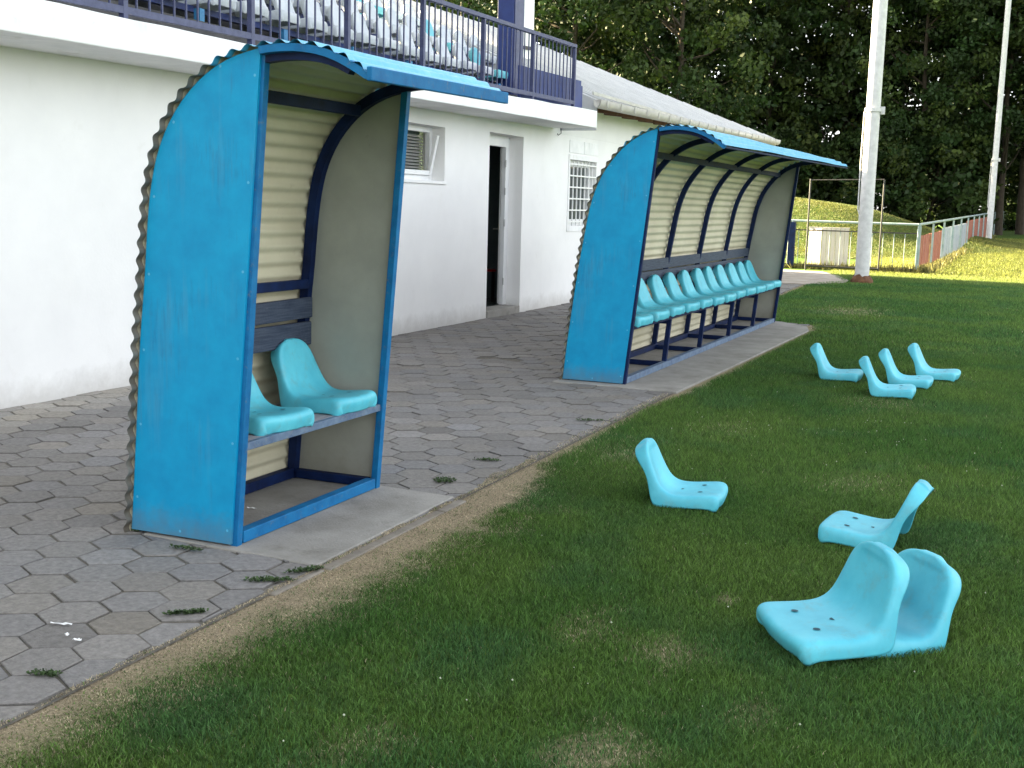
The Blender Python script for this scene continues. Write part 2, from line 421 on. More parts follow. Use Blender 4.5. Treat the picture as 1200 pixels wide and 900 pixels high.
def grid_mesh(name, xs, ys, zf, mat, straw=False):
    X, Y = np.meshgrid(xs, ys)
    Z = zf(X, Y)
    v = np.stack([X.ravel(), Y.ravel(), Z.ravel()], 1)
    nx, ny = len(xs), len(ys)
    idx = np.arange(nx * ny).reshape(ny, nx)
    f = np.stack([idx[:-1, :-1].ravel(), idx[:-1, 1:].ravel(), idx[1:, 1:].ravel(), idx[1:, :-1].ravel()], 1)
    o = np_mesh(name, v, f, mat, smooth=True)
    if straw:
        a = o.data.attributes.new('straw', 'FLOAT', 'POINT')
        a.data.foreach_set('value', straw_mask(v[:, 0], v[:, 1]).astype(np.float32))
    return o

ys = np.concatenate([np.linspace(-60, 1.5, 14), np.arange(1.6, 8, 0.05), np.arange(8, 20, 0.15), np.linspace(20, 90, 60), np.linspace(95, 900, 20)])
xs = np.concatenate([np.linspace(-500, -45, 8), np.linspace(-40, -6.2, 12), np.linspace(-6.0, -2.55, 45), np.arange(-2.5, 1.0, 0.05), np.linspace(1.1, 12, 14), np.linspace(15, 500, 12)])
lawn = grid_mesh('lawn', xs, ys, lambda X, Y: terrain(X, Y) - 0.012 - np.where((X < pave_edge(Y) - .05) & (Y < 28.3) & (X > -7), 0.03, 0), 'lawn_ground', straw=True)
tag(lawn, 'mown green lawn of the football pitch with worn straw coloured edge', 'lawn', kind='structure')

# grassy mound behind the cross fence
def mound_z(X, Y):
    g = lambda cx, cy, sx, sy, h: h * np.exp(-((X - cx) / sx) ** 2 - ((Y - cy) / sy) ** 2)
    return terrain(X, Y) - 0.05 + g(-8.3, 46, 3.2, 7.5, 1.30) + g(-12.5, 48, 4.0, 8.0, 1.2) + g(-5.4, 47, 1.9, 6.0, 0.62) + g(-2.9, 50, 2.4, 5.0, 0.40) + 0.05 * (fnoise(X, Y, 0.8) - 0.5) - 0.3 * np.clip((np.hypot((X + 8) / 12, (Y - 46.5) / 13.0) - .88) * 8, 0, 1)
mound = grid_mesh('grass_mound', np.linspace(-20, 3, 70), np.linspace(32, 62, 80), mound_z, 'lawn_ground', straw=True)
tag(mound, 'low rounded grassy mound beyond the fence, lit by evening sun', 'mound', kind='structure')

# ------------------------------------------------------------------ pavement of hexagonal pavers
def clip_poly(poly, ax, val, keep_less):
    out = []
    for i in range(len(poly)):
        a, b = poly[i], poly[(i + 1) % len(poly)]
        ia = (a[ax] <= val) if keep_less else (a[ax] >= val)
        ib = (b[ax] <= val) if keep_less else (b[ax] >= val)
        if ia: out.append(a)
        if ia != ib:
            t = (val - a[ax]) / (b[ax] - a[ax])
            out.append((a[0] + t * (b[0] - a[0]), a[1] + t * (b[1] - a[1])))
    return out

def make_pavers():
    s = 0.122; th = 0.5414; ox, oy = -2.7445, 3.1725
    c, sn = math.cos(th), math.sin(th)
    vs = []; fs = []; cols = []
    r_ = random.Random(5)
    for i in range(-150, 150):
        for j in range(-150, 150):
            a = 1.5 * i; b = 1.7320508 * (j + 0.5 * (i % 2)) * 1.02
            x = ox + s * (a * c - b * sn); y = oy + s * (a * sn + b * c)
            if x < XW - 0.15 or x > -2.30 or y < 0.3 or y > 23.4:
                continue
            rr = s - 0.0032 - r_.random() * 0.0025
            jx, jy, jr = r_.gauss(0, 0.0015), r_.gauss(0, 0.0015), r_.gauss(0, 0.012)
            poly = [(x + jx + r_.gauss(0, .0012) + rr * math.cos(th + jr + k * math.pi / 3), y + jy + r_.gauss(0, .0012) + rr * math.sin(th + jr + k * math.pi / 3)) for k in range(6)]
            for ax, val, kl in ((0, float(pave_edge(y)) + r_.uniform(-.012, .012), True), (0, XW, False)):
                poly = clip_poly(poly, ax, val, kl)
                if len(poly) < 3: break
            if len(poly) < 3: continue
            cx = sum(p[0] for p in poly) / len(poly); cy = sum(p[1] for p in poly) / len(poly)
            h = r_.gauss(-0.003, 0.0018); tx, ty = r_.gauss(0, 0.008), r_.gauss(0, 0.008)
            n = len(poly); o = len(vs)
            zt = lambda px, py: h + tx * (px - x) + ty * (py - y)
            ins = lambda p, d: (p[0] + (cx - p[0]) * d, p[1] + (cy - p[1]) * d)
            for p in poly: vs.append((p[0], p[1], -0.03))
            for p in poly: vs.append((p[0], p[1], zt(*p) - 0.0025))
            for p in poly:
                q = ins(p, 0.028); vs.append((q[0], q[1], zt(*q)))
            base = 0.198 * (1 + r_.gauss(0, 0.065))
            if r_.random() < 0.02: base *= 0.72
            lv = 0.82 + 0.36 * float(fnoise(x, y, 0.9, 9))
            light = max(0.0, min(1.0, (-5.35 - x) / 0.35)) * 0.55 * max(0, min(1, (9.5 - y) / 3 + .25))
            y_tone = float(np.interp(y, [0, 5, 8, 12], [1.0, 0.98, 0.86, 0.82]))  # pavers get darker with distance along the building
            base *= lv * y_tone
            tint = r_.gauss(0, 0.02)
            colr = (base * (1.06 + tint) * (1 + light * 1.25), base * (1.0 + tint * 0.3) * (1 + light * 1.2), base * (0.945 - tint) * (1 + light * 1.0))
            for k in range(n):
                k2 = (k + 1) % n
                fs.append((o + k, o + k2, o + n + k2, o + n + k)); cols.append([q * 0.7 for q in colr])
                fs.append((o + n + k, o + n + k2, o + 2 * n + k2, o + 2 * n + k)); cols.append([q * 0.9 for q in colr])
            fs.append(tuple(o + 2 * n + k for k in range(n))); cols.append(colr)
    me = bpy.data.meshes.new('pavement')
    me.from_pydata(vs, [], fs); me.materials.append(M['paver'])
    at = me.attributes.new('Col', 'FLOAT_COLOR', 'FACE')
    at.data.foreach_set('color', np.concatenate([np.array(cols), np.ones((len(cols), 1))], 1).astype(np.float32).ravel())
    me.update()
    o = bpy.data.objects.new('pavement', me); COL.objects.link(o)
    return tag(o, 'grey hexagonal concrete pavers between the white building and the lawn', 'pavement', kind='structure')
make_pavers()
o = MB().add([(XW - .01, 0, -.0085), (-2.38, 0, -.0085), (-2.38, 15.1, -.0085), (-3.38, 15.3, -.0085), (-3.74, 20, -.0085), (-3.89, 23.6, -.0085), (XW - .01, 23.6, -.0085)], [(0, 1, 2, 3, 4, 5, 6)]).build('paver_bed_ground', 'joint_soil')
tag(o, 'dark soil showing in the joints between the pavers', 'soil', kind='structure')

def slab(name, pts, z0, z1, mat, label):
    n = len(pts)
    vs = [(x, y, z0) for x, y in pts] + [(x, y, z1) for x, y in pts]
    fs = [tuple(range(n))[::-1], tuple(range(n, 2 * n))] + [(i, (i + 1) % n, n + (i + 1) % n, n + i) for i in range(n)]
    o = MB().add(vs, fs).build(name, mat, bevel=0.006)
    return tag(o, label, 'concrete slab', kind='structure')
slab('concrete_slab', [(-3.27, 3.835), (-2.405, 3.80), (-2.415, 5.03), (-3.33, 5.08)], -.05, .004, 'concrete', 'worn concrete slab under the small dugout')
slab('concrete_slab', [(-3.38, 8.80), (-2.36, 8.80), (-2.33, 10.5), (-2.29, 13.2), (-2.27, 14.3), (-2.36, 14.75), (-2.75, 15.2), (-3.38, 15.25)], -.05, .005, 'concrete', 'long concrete slab under the long dugout')
r_ = random.Random(3)
for (ya, yb, xk) in ((3.45, 3.79, -2.400), (3.80, 5.02, -2.385)):
    k = MB(); y = ya
    while y < yb - 0.05:
        y2 = min(y + 0.98 + r_.uniform(-.02, .02), yb)
        k.box(xk - 0.022, xk + 0.040 + r_.uniform(-.004, .004), y + 0.004, y2 - 0.004, -0.06, -0.003 + r_.uniform(-.003, .002))
        y = y2
    tag(k.build('kerb', 'kerb', bevel=0.006), 'thin concrete edging between the pavers and the dry grass', 'kerb', kind='structure')
gp = [(XW, 23.45), (-3.85, 23.45), (-3.25, 24.6), (-3.3, 25.5), (-3.7, 27.0), (-4.3, 28.6), (XW, 28.9)]
slab('gravel_path', gp, -.06, .006, 'gravel', 'pale gravel patch in front of the cross fence')

# ------------------------------------------------------------------ seat shells
def seat_mesh():
    """one moulded shell: +x is where the sitter faces, origin on the ground at the rear edge middle"""
    # centre line (d, z, half width, skirt d, skirt z)
    P = [  # front roll to pan, to back, to rolled top
        (0.350, 0.012, 0.142, 0.335, 0.010),
        (0.360, 0.034, 0.163, 0.338, 0.006),
        (0.366, 0.056, 0.178, 0.334, 0.000),
        (0.356, 0.072, 0.187, 0.325, 0.000),
        (0.330, 0.080, 0.190, 0.308, 0.009),
        (0.285, 0.078, 0.190, 0.280, 0.012),
        (0.225, 0.072, 0.190, 0.225, 0.009),
        (0.165, 0.066, 0.190, 0.160, 0.006),
        (0.115, 0.065, 0.189, 0.100, 0.003),
        (0.075, 0.071, 0.187, 0.045, 0.000),
        (0.042, 0.088, 0.183, 0.000, 0.002),
        (0.018, 0.115, 0.177, -0.016, 0.032),
        (0.000, 0.148, 0.169, -0.030, 0.085),
        (-0.016, 0.180, 0.161, -0.044, 0.138),
        (-0.030, 0.210, 0.154, -0.066, 0.172),
        (-0.041, 0.235, 0.146, -0.088, 0.196),
        (-0.050, 0.255, 0.133, -0.106, 0.217),
        (-0.057, 0.270, 0.116, -0.120, 0.234),
        (-0.063, 0.282, 0.094, -0.128, 0.247),
        (-0.067, 0.290, 0.066, -0.132, 0.256),
        (-0.069, 0.294, 0.036, -0.134, 0.260),
    ]
    U = [-1, -.92, -.8, -.6, -.35, 0, .35, .6, .8, .92, 1]
    vs = []; fs = []
    for i, (d, z, hw, sd, sz) in enumerate(P):
        dish = 0.012 if 3 < i < 17 else 0.004
        a = P[max(i - 1, 0)]; b = P[min(i + 1, len(P) - 1)]
        t = Vector((b[0] - a[0], b[1] - a[1])).normalized(); nrm = Vector((t.y, -t.x))  # faces up / forward
        if nrm.y < 0 and i < 12 and i > 3: nrm = -nrm
        row = [(sd, -hw - 0.004, sz), ((d * .45 + sd * .55), -hw - 0.006, z * .45 + sz * .55)]
        for u in U:
            k = -dish * (1 - u * u)
            rim = -0.010 * max(0, abs(u) - 0.85) / 0.15
            dd = d + nrm.x * 0 + (-dish * (1 - u * u) if i >= 11 else 0)
            zz = z + (k if i < 12 else 0) + (rim if i < 12 else 0)
            if i >= 12: dd += rim * 0.9
            # the corners of the front edge swing back and the feet stay: a slightly bowed lip
            if i < 5: dd -= 0.018 * abs(u) ** 3
            vs_y = hw * u
            row.append((dd, vs_y, zz))
        row += [((d * .45 + sd * .55), hw + 0.006, z * .45 + sz * .55), (sd, hw + 0.004, sz)]
        vs.append(row)
    n = len(vs[0])
    flat = [p for row in vs for p in row]
    for i in range(len(vs) - 1):
        for k in range(n - 1):
            fs.append((i * n + k, (i + 1) * n + k, (i + 1) * n + k + 1, i * n + k + 1))
    # the rolled rim over the top edge: the top row carried back and down in two steps
    last = (len(vs) - 1) * n
    top = list(range(last + 2, last + n - 2)); prev = top
    left = [last + 1, last]; right = [last + n - 2, last + n - 1]
    for s_ in range(2):
        cur = []
        for q in top:
            p = flat[q]; f = (.5, 1.0)[s_]
            flat.append((p[0] * (1 - f) + -0.134 * f, p[1] * 1.02, p[2] * (1 - f) + .260 * f + (.020 if s_ == 0 else 0))); cur.append(len(flat) - 1)
        cur[0] = left[s_]; cur[-1] = right[s_]
        for k in range(len(top) - 1):
            fs.append((prev[k], cur[k], cur[k + 1], prev[k + 1]))
        prev = cur
    return flat, fs

SV, SF = seat_mesh()
def seat_proto(mat, holes=True):
    mb = MB().add(SV, SF, 0, True)
    o = mb.build('stadium_chair', mat)
    sub = o.modifiers.new('Sub', 'SUBSURF'); sub.levels = 2; sub.render_levels = 2
    so_ = o.modifiers.new('Thick', 'SOLIDIFY'); so_.thickness = 0.005; so_.offset = -1
    if holes:
        for (hx, hy, hz, ra, rb) in ((0.235, 0.085, 0.0718, 0.014, 0.011), (0.235, -0.085, 0.0718, 0.014, 0.011), (0.118, 0.0, 0.0592, 0.019, 0.013)):
            vv = [(hx + ra * math.cos(a * math.pi / 8), hy + rb * math.sin(a * math.pi / 8), hz + (hx + ra * math.cos(a * math.pi / 8) - hx) * 0.12) for a in range(16)]
            h = MB().add(vv, [tuple(range(16))]).build('bolt_hole', 'hole_dark', o)
    return o

seat0 = seat_proto('seat_plastic')
def place_seat(proto, x, y, z, yaw, label, group, tilt=(0, 0), scale=(1, 1, 1)):
    s = copy_tree(proto)
    s.location = (x, y, z)
    s.rotation_euler = (R(tilt[0]), R(tilt[1]), R(yaw))
    s.scale = scale
    s.name = 'stadium_chair'
    return tag(s, label, 'seat', group)

GS = 'turquoise seats lying loose on the grass'
loose = [
    (-1.535, 5.50, 6.0, 'loose turquoise seat standing alone on the grass nearest the small dugout', (0, 0)),
    (-0.395, 5.215, 174.0, 'loose turquoise seat facing the dugouts, just behind the overlapping pair', (0, 0)),
    (-0.388, 3.945, -147.0, 'front turquoise seat of the overlapping pair on the grass, nearest the viewer', (0, 6)),
    (-0.272, 4.135, -138.0, 'turquoise seat half hidden behind another in the overlapping pair on the grass', (0, -2)),
    (-1.493, 10.337, 0.0, 'loose turquoise seat closest to the long dugout, apart from the group of three', (0, 0)),
    (-1.006, 9.622, 3.0, 'front turquoise seat of the group of three on the far grass', (0, 0)),
    (-0.925, 10.265, -1.0, 'middle turquoise seat of the group of three on the far grass', (0, 0)),
    (-0.745, 10.865, -4.0, 'rearmost turquoise seat of the group of three on the far grass', (0, 0)),
]
for x, y, yaw, lab, tl in loose:
    place_seat(seat0, x, y, (.030 if tl[1] > 5 else (-.026 if tl[1] < 0 else -.002)), yaw, lab, GS, tl, (.85 if y < 4.3 else .87, 1.03 if y < 4.3 else .89, .96))

# ------------------------------------------------------------------ dugouts
def smooth_profile(pts, n=160):
    p = np.array(pts, float)
    d = np.concatenate([[0], np.cumsum(np.hypot(*np.diff(p, axis=0).T))])
    t = np.linspace(0, d[-1], n)
    # Catmull style: interpolate then low-pass
    q = np.stack([np.interp(t, d, p[:, 0]), np.interp(t, d, p[:, 1])], 1)
    for _ in range(30):
        q[1:-1] = 0.25 * q[:-2] + 0.5 * q[1:-1] + 0.25 * q[2:]
    return q

def resample(q, step):
    d = np.concatenate([[0], np.cumsum(np.hypot(*np.diff(q, axis=0).T))])
    n = max(2, int(round(d[-1] / step)) + 1)
    t = np.linspace(0, d[-1], n)
    r = np.stack([np.interp(t, d, q[:, 0]), np.interp(t, d, q[:, 1])], 1)
    tg = np.gradient(r, axis=0); tg /= np.linalg.norm(tg, axis=1)[:, None]
    nr = np.stack([-tg[:, 1], tg[:, 0]], 1)      # left of travel: travel goes up the back then forward -> outward
    return r, nr, t

PROF_A = [(-.50, 0), (-.493, .085), (-.463, .45), (-.436, .805), (-.403, 1.083), (-.384, 1.311), (-.364, 1.445), (-.336, 1.555), (-.284, 1.663), (-.221, 1.751),
          (-.138, 1.83), (-.046, 1.892), (.06, 1.93), (.156, 1.950), (.263, 1.958), (.348, 1.957), (.471, 1.933), (.535, 1.904), (.589, 1.872), (.637, 1.843)]
PROF_B = [(-.504, 0), (-.47, .35), (-.432, .66), (-.395, .95), (-.357, 1.168), (-.335, 1.32), (-.31, 1.434), (-.253, 1.6), (-.168, 1.731), (-.069, 1.848), (.031, 1.919),
          (.12, 1.967), (.21, 1.993), (.301, 2.006), (.4, 2.005), (.499, 1.988), (.598, 1.951), (.66, 1.913), (.733, 1.858)]

def dugout(name, y0, y1, prof, post_top, bays, lip_rise, label, small):
    root = empty(name, (XS, y0, 0), label=label, cat='dugout')
    Lh = y1 - y0
    q = smooth_profile(prof)
    # ---- side panels: back curve up to the front post
    pt = np.array(post_top)
    cut = q[q[:, 0] <= pt[0]]
    outl = [tuple(p) for p in cut[::3]] + [tuple(pt), (0.0, 0.012)]
    outl[0] = (outl[0][0], 0.012)
    n = len(outl)
    for side, yy in (('near', 0.0), ('far', Lh)):
        ya, yb = (yy, yy + 0.012) if side == 'near' else (yy - 0.012, yy)
        mb = MB()
        vs = [(x, ya, z) for x, z in outl] + [(x, yb, z) for x, z in outl]
        mb.add(vs, [tuple(range(n))], 0 if side == 'near' else 1)
        mb.add(vs, [tuple(range(n, 2 * n))[::-1]], 1 if side == 'near' else 0)
        mb.add(vs, [(i, n + i, n + (i + 1) % n, (i + 1) % n) for i in range(n)], 0)
        # screw heads along the edges of the outer face
        yo = ya - 0.0015 if side == 'near' else yb + 0.0015
        scr = [(outl[i][0] + .022, outl[i][1]) for i in range(3, n - 6, 6)] + [(pt[0] * f - .02, 0.012 + (pt[1] - .05) * f) for f in (.03, .22, .4, .58, .76, .97)] + [(-.25, .035)]
        for sx, sz in scr:
            mb.add([(sx + .006 * math.cos(a * math.pi / 4), yo, sz + .006 * math.sin(a * math.pi / 4)) for a in range(8)], [tuple(range(8))], 2)
        mb.build('side_panel', ['panel_blue', 'panel_grey', 'roof_blue'], root, 0.0)
    # ---- corrugated sheet
    step = 0.07 / 10
    r, nr, t = resample(q, step)
    wave = 0.0082 * np.sin(2 * math.pi * t / 0.07)
    ya, yb = -0.032, Lh + 0.045
    ny = max(2, int(Lh / 0.6) + 2)
    ysn = np.linspace(ya, yb, ny)
    for nm, off, mats in (('corrugated_roof', 0.0098, None), ('corrugated_lining', 0.0083, 'cream_sheet')):
        vs = []; fs = []; mi = []
        for j, yv in enumerate(ysn):
            if mats: yv = min(max(yv, 0.002), Lh - 0.002)
            fr = (yv - ya) / (yb - ya)
            for i in range(len(r)):
                tail = max(0.0, (t[i] - t[-1] * 0.8) / (t[-1] * 0.2))
                o_ = off + wave[i] + 0.004 * math.sin(3.1 * fr * bays + i * 0.01)
                vs.append((r[i, 0] + nr[i, 0] * o_ + tail * lip_rise[0] * fr, yv, r[i, 1] + nr[i, 1] * o_ + tail * lip_rise[1] * fr))
        m_ = len(r)
        for j in range(ny - 1):
            for i in range(m_ - 1):
                fs.append((j * m_ + i, j * m_ + i + 1, (j + 1) * m_ + i + 1, (j + 1) * m_ + i)); mi.append(0 if (mats or r[i, 0] < -0.06) else 1)
        mb = MB(); mb.v = vs; mb.f = [list(f) for f in fs]; mb.m = mi; mb.s = [True] * len(fs)
        mb.build(nm, [mats] if mats else ['zinc_sheet', 'roof_blue'], root)
    # ---- ribs: square tube along the inner side
    rr, rn, rt = resample(q, 0.05)
    def rib(yc, wdt, dep, off, mat, nm, x_from=None, tail=True):
        pts = [(rr[i, 0] - rn[i, 0] * off, rr[i, 1] - rn[i, 1] * off) for i in range(len(rr)) if (x_from is None or rr[i, 0] >= x_from) and (x_from is not None or i < len(rr) - 2)]
        rns = [rn[i] for i in range(len(rr)) if (x_from is None or rr[i, 0] >= x_from) and (x_from is not None or i < len(rr) - 2)]
        fr = (yc - ya) / (yb - ya)
        vs = []; fs = []
        for k, ((x, z), nn) in enumerate(zip(pts, rns)):
            tl = max(0.0, (x - 0.3) / 0.4)
            x += tl * lip_rise[0] * fr; z += tl * lip_rise[1] * fr
            z = max(z, 0.004)
            for sy, sn_ in ((-1, -1), (1, -1), (1, 1), (-1, 1)):
                vs.append((x + nn[0] * sn_ * dep / 2, yc + sy * wdt / 2, z + nn[1] * sn_ * dep / 2))
        m_ = len(pts)
        for k in range(m_ - 1):
            for e in range(4):
                e2 = (e + 1) % 4
                fs.append((k * 4 + e, k * 4 + e2, (k + 1) * 4 + e2, (k + 1) * 4 + e))
        fs += [(0, 3, 2, 1), tuple((m_ - 1) * 4 + e for e in range(4))]
        return MB().add(vs, fs).build(nm, mat, root)
    bay = Lh / bays
    for b in range(bays + 1):
        yc = b * bay
        if b == 0: yc = 0.034
        if b == bays: yc = Lh - 0.034
        rib(yc, 0.04, 0.045, 0.030, 'frame_blue', 'rib')
    # the bright rim at the near end, from the post to the lip
    rib(-0.004, 0.045, 0.028, 0.012, 'rail_blue', 'end_rim', x_from=pt[0] - 0.01)
    # ---- front posts
    for yc, mat in ((0.030, 'rail_blue'), (Lh - 0.030, 'rail_blue')):
        mb = MB().bar((0.004, yc, 0.0), (pt[0] - 0.004, yc, pt[1] - 0.02), 0.036, 0.034, up=(1, 0, 0))
        mb.build('front_post', 'rail_blue' if small else 'frame_blue', root, 0.003)
    # ---- bottom frame
    railm = 'rail_blue' if small else 'rail_worn'
    MB().box(-0.028, 0.022, 0.058, Lh - 0.058, 0.006, 0.056).build('bottom_rail', railm, root, 0.004)
    MB().box(-0.49, -0.445, 0.058, Lh - 0.058, 0.006, 0.056).build('bottom_rail', 'frame_blue', root, 0.004)
    for b in range(bays + 1):
        yc = b * bay
        if b == 0: yc = 0.036
        if b == bays: yc = Lh - 0.036
        MB().box(-0.44, -0.032, yc - 0.022, yc + 0.022, 0.008, 0.05).build('cross_rail', 'frame_blue', root, 0.003)
    # ---- longitudinal rails
    def inner(zt, off):
        i = int(np.argmin(np.abs(rr[:, 1] - zt) + (rr[:, 0] > 0.1) * 9))
        return rr[i, 0] - rn[i, 0] * off, rr[i, 1] - rn[i, 1] * off
    x_, z_ = inner(1.84, 0.045)
    MB().bar((x_, 0.06, z_), (x_, Lh - 0.06, z_), 0.03, 0.05).build('roof_rail', 'frame_blue', root, 0.003)
    if small:
        x_, z_ = inner(0.965, 0.04)
        MB().bar((x_, 0.055, z_), (x_, Lh - 0.055, z_), 0.03, 0.045).build('back_rail', 'frame_blue', root, 0.003)
    # ---- backrest planks
    for zc, hh, jit in ((0.865, 0.10, 0.004), (0.745, 0.115, -0.003)):
        MB().bar((-0.372 + (0.745 - zc) * -.05, 0.052, zc - jit), (-0.372 + (0.745 - zc) * -.05, Lh - 0.03, zc + jit), 0.026, hh).build('backrest_plank', 'plank_navy', root, 0.006)
    # ---- bench
    up_ = 0.0 if small else 0.036
    MB().box(-0.40, -0.235, 0.04, Lh - 0.03, 0.392 + up_, 0.422 + up_).build('bench_plank', 'plank_grey', root, 0.004)
    MB().box(-0.228, 0.012, 0.04, Lh - 0.03, 0.392 + up_, 0.422 + up_).build('bench_plank', 'plank_grey', root, 0.004)
    MB().box(0.013, 0.040 if small else 0.030, 0.03, Lh + 0.004, 0.390 + up_, 0.4225 if small else 0.416 + up_).build('bench_rail', 'rail_worn' if small else 'frame_blue', root, 0.003)
    for b in range(1, bays):
        yc = b * bay
        MB().bar((-0.012, yc, 0.055), (0.02, yc, 0.392 + up_), 0.04, 0.04, up=(1, 0, 0)).build('bench_leg', 'frame_blue', root, 0.003)
        MB().bar((-0.40, yc, 0.37 + up_), (0.012, yc, 0.37 + up_), 0.03, 0.04).build('bench_bracket', 'frame_blue', root, 0.003)
    # ---- flashing along the lip
    lx, lz = r[-1, 0], r[-1, 1]
    if small:
        f = MB()
        f.bar((lx + .004, -0.035, lz - 0.002), (lx + .004 + lip_rise[0], Lh + 0.05, lz - 0.002 + lip_rise[1]), 0.022, 0.05)
        f.build('lip_flashing', 'rail_blue', root, 0.004)
    else:
        f = MB()
        f.bar((lx - .02, -0.01, lz - 0.006), (lx - .02 + lip_rise[0], Lh + 0.01, lz - 0.006 + lip_rise[1]), 0.02, 0.016)
        f.build('lip_bar', 'frame_blue', root, 0.003)
    return root

A0, A1 = 3.8436, 5.0315
B0, B1 = 8.9265, 15.0827
dugout('small_dugout', A0, A1, PROF_A, (0.156, 1.942), 1, (-0.02, 0.026), 'small blue two-seat dugout with a curved corrugated roof, nearer the viewer', True)
dugout('long_dugout', B0, B1, PROF_B, (0.203, 1.984), 5, (0.06, 0.07), 'long blue dugout holding a full row of turquoise seats', False)
BZ = 0.416
place_seat(seat0, XS - 0.275, A0 + 0.41, BZ, -8, 'turquoise seat on the small dugout bench, half hidden by the blue side panel', 'turquoise seats in the small dugout', (0, 0), (.90, .87, 1.06))
place_seat(seat0, XS - 0.272, A0 + 0.945, BZ, -2, 'turquoise seat fully seen on the small dugout bench beside the grey panel', 'turquoise seats in the small dugout', (0, 0), (.90, .87, 1.06))
ordn = ['first', 'second', 'third', 'fourth', 'fifth', 'sixth', 'seventh', 'eighth', 'ninth', 'tenth', 'eleventh', 'twelfth', 'thirteenth', 'fourteenth', 'fifteenth', 'sixteenth', 'seventeenth']
NB = 12
for i in range(NB):
    yv = B1 - 0.285 - (NB - 1 - i) * 0.506
    lab = 'turquoise seat on the long dugout bench, ' + (ordn[NB - 1 - i] + ' from its far grey end panel')
    place_seat(seat0, XS - 0.228 + random.uniform(-.006, .006), yv, BZ + .038, random.uniform(-2, 2), lab, 'turquoise seats in a row in the long dugout', (0, random.uniform(-1, 1)), (.92, .93, 1.08))

# ------------------------------------------------------------------ clubhouse
def zs(y):   # the building's horizontals climb a little against the paving
    return 0.0105 * (y - 10.0)
club = empty('clubhouse', (XW, 14, 0), label='long white clubhouse with a concrete balcony, door, windows and grey hipped roof', cat='building')
def cb(mb, name, mat, parent=None, bevel=0.0):
    o = mb.build(name, mat, parent or club, bevel)
    if parent is None:
        o.matrix_parent_inverse = Matrix.Translation(-Vector((XW, 14, 0)))
    return o
def wall_with_openings(x, th, y0, y1, z0, ztop, openings):
    mb = MB()
    ycuts = sorted({y0, y1, *[o[0] for o in openings], *[o[1] for o in openings]})
    for a, b in zip(ycuts[:-1], ycuts[1:]):
        holes = sorted([(o[2], o[3]) for o in openings if o[0] <= a + 1e-6 and o[1] >= b - 1e-6])
        z = z0
        for h0, h1 in holes:
            if h0 > z + 1e-6: mb.box(x - th, x, a, b, z, h0)
            z = h1
        mb.box(x - th, x, a, b, z, ztop)
    return mb
openings = [(11.02, 12.08, 1.62, 2.205), (13.28, 14.33, 0.0, 2.235), (16.02, 17.18, 1.10, 2.03)]
cb(wall_with_openings(XW, 0.28, -4.0, 28.0, -0.1, 2.36, openings), 'wall', 'wall_white')
# lower storey wall above z 2.36: sloping strip to the slab / eave
mb = MB()
vs = [(XW, -4, 2.36), (XW, 28, 2.36), (XW, 28, 2.98), (XW, 15.5, 2.80), (XW, 15.5, 2.50), (XW, -4, 2.36)]
mb.add([(XW - .28, 15.3, 2.361), (XW, 15.3, 2.361), (XW, 28, 2.361), (XW - .28, 28, 2.361), (XW - .28, 15.3, 2.82), (XW, 15.3, 2.82), (XW, 28, 2.96), (XW - .28, 28, 2.96)],
       [(0, 3, 2, 1), (4, 5, 6, 7), (0, 1, 5, 4), (1, 2, 6, 5), (2, 3, 7, 6), (3, 0, 4, 7)])
mb.add([(XW - .28, -4, 2.361), (XW, -4, 2.361), (XW, 15.299, 2.361), (XW - .28, 15.299, 2.361), (XW - .28, -4, 2.362), (XW, -4, 2.362), (XW, 15.299, 2.52), (XW - .28, 15.299, 2.52)],
       [(0, 3, 2, 1), (4, 5, 6, 7), (0, 1, 5, 4), (1, 2, 6, 5), (2, 3, 7, 6), (3, 0, 4, 7)])
cb(mb, 'wall', 'wall_white')
# gable/end and back walls so that the house is a volume and casts its shade
mb = MB()
mb.box(-16.0, XW - .281, 27.72, 28.0, -0.1, 2.95)
mb.box(-16.0, -15.72, -4, 27.719, -0.1, 2.95)
mb.box(-15.719, XW - .281, -4.0, -3.72, -0.1, 2.36)
cb(mb, 'wall', 'wall_white')
# balcony slab (sloping box), far end at 15.35
SX = -5.37
def slope_box(x0, x1, y0, y1, zb, zt, nseg=24, rough=0.0):
    vs = []; fs = []
    for i in range(nseg + 1):
        y = y0 + (y1 - y0) * i / nseg
        j = rough * (fnoise(y * 1.0, 0.3, 2.2) - 0.5)
        vs += [(x0, y, zb(y)), (x1, y, zb(y) + float(j) * .4), (x1, y, zt(y) + float(j)), (x0, y, zt(y))]
    for i in range(nseg):
        for e in range(4):
            fs.append((i * 4 + e, i * 4 + (e + 1) % 4, (i + 1) * 4 + (e + 1) % 4, (i + 1) * 4 + e))
    fs += [(0, 3, 2, 1), tuple(nseg * 4 + e for e in range(4))]
    return MB().add([tuple(map(float, v)) for v in vs], fs)
slab_b = lambda y: 2.345 + zs(y) * 1.25
slab_t = lambda y: 2.515 + zs(y) * (2.2 if y > 11 else 0.4) + (0.0 if y <= 11 else 0)
slab_t = lambda y: float(np.interp(y, [-4, 5.5, 10.5, 12, 15.4], [2.49, 2.50, 2.52, 2.56, 2.645]))
cb(slope_box(-9.0, SX, -4, 15.35, slab_b, slab_t, 60, 0.03), 'balcony_slab', 'slab_white', None, 0.01)
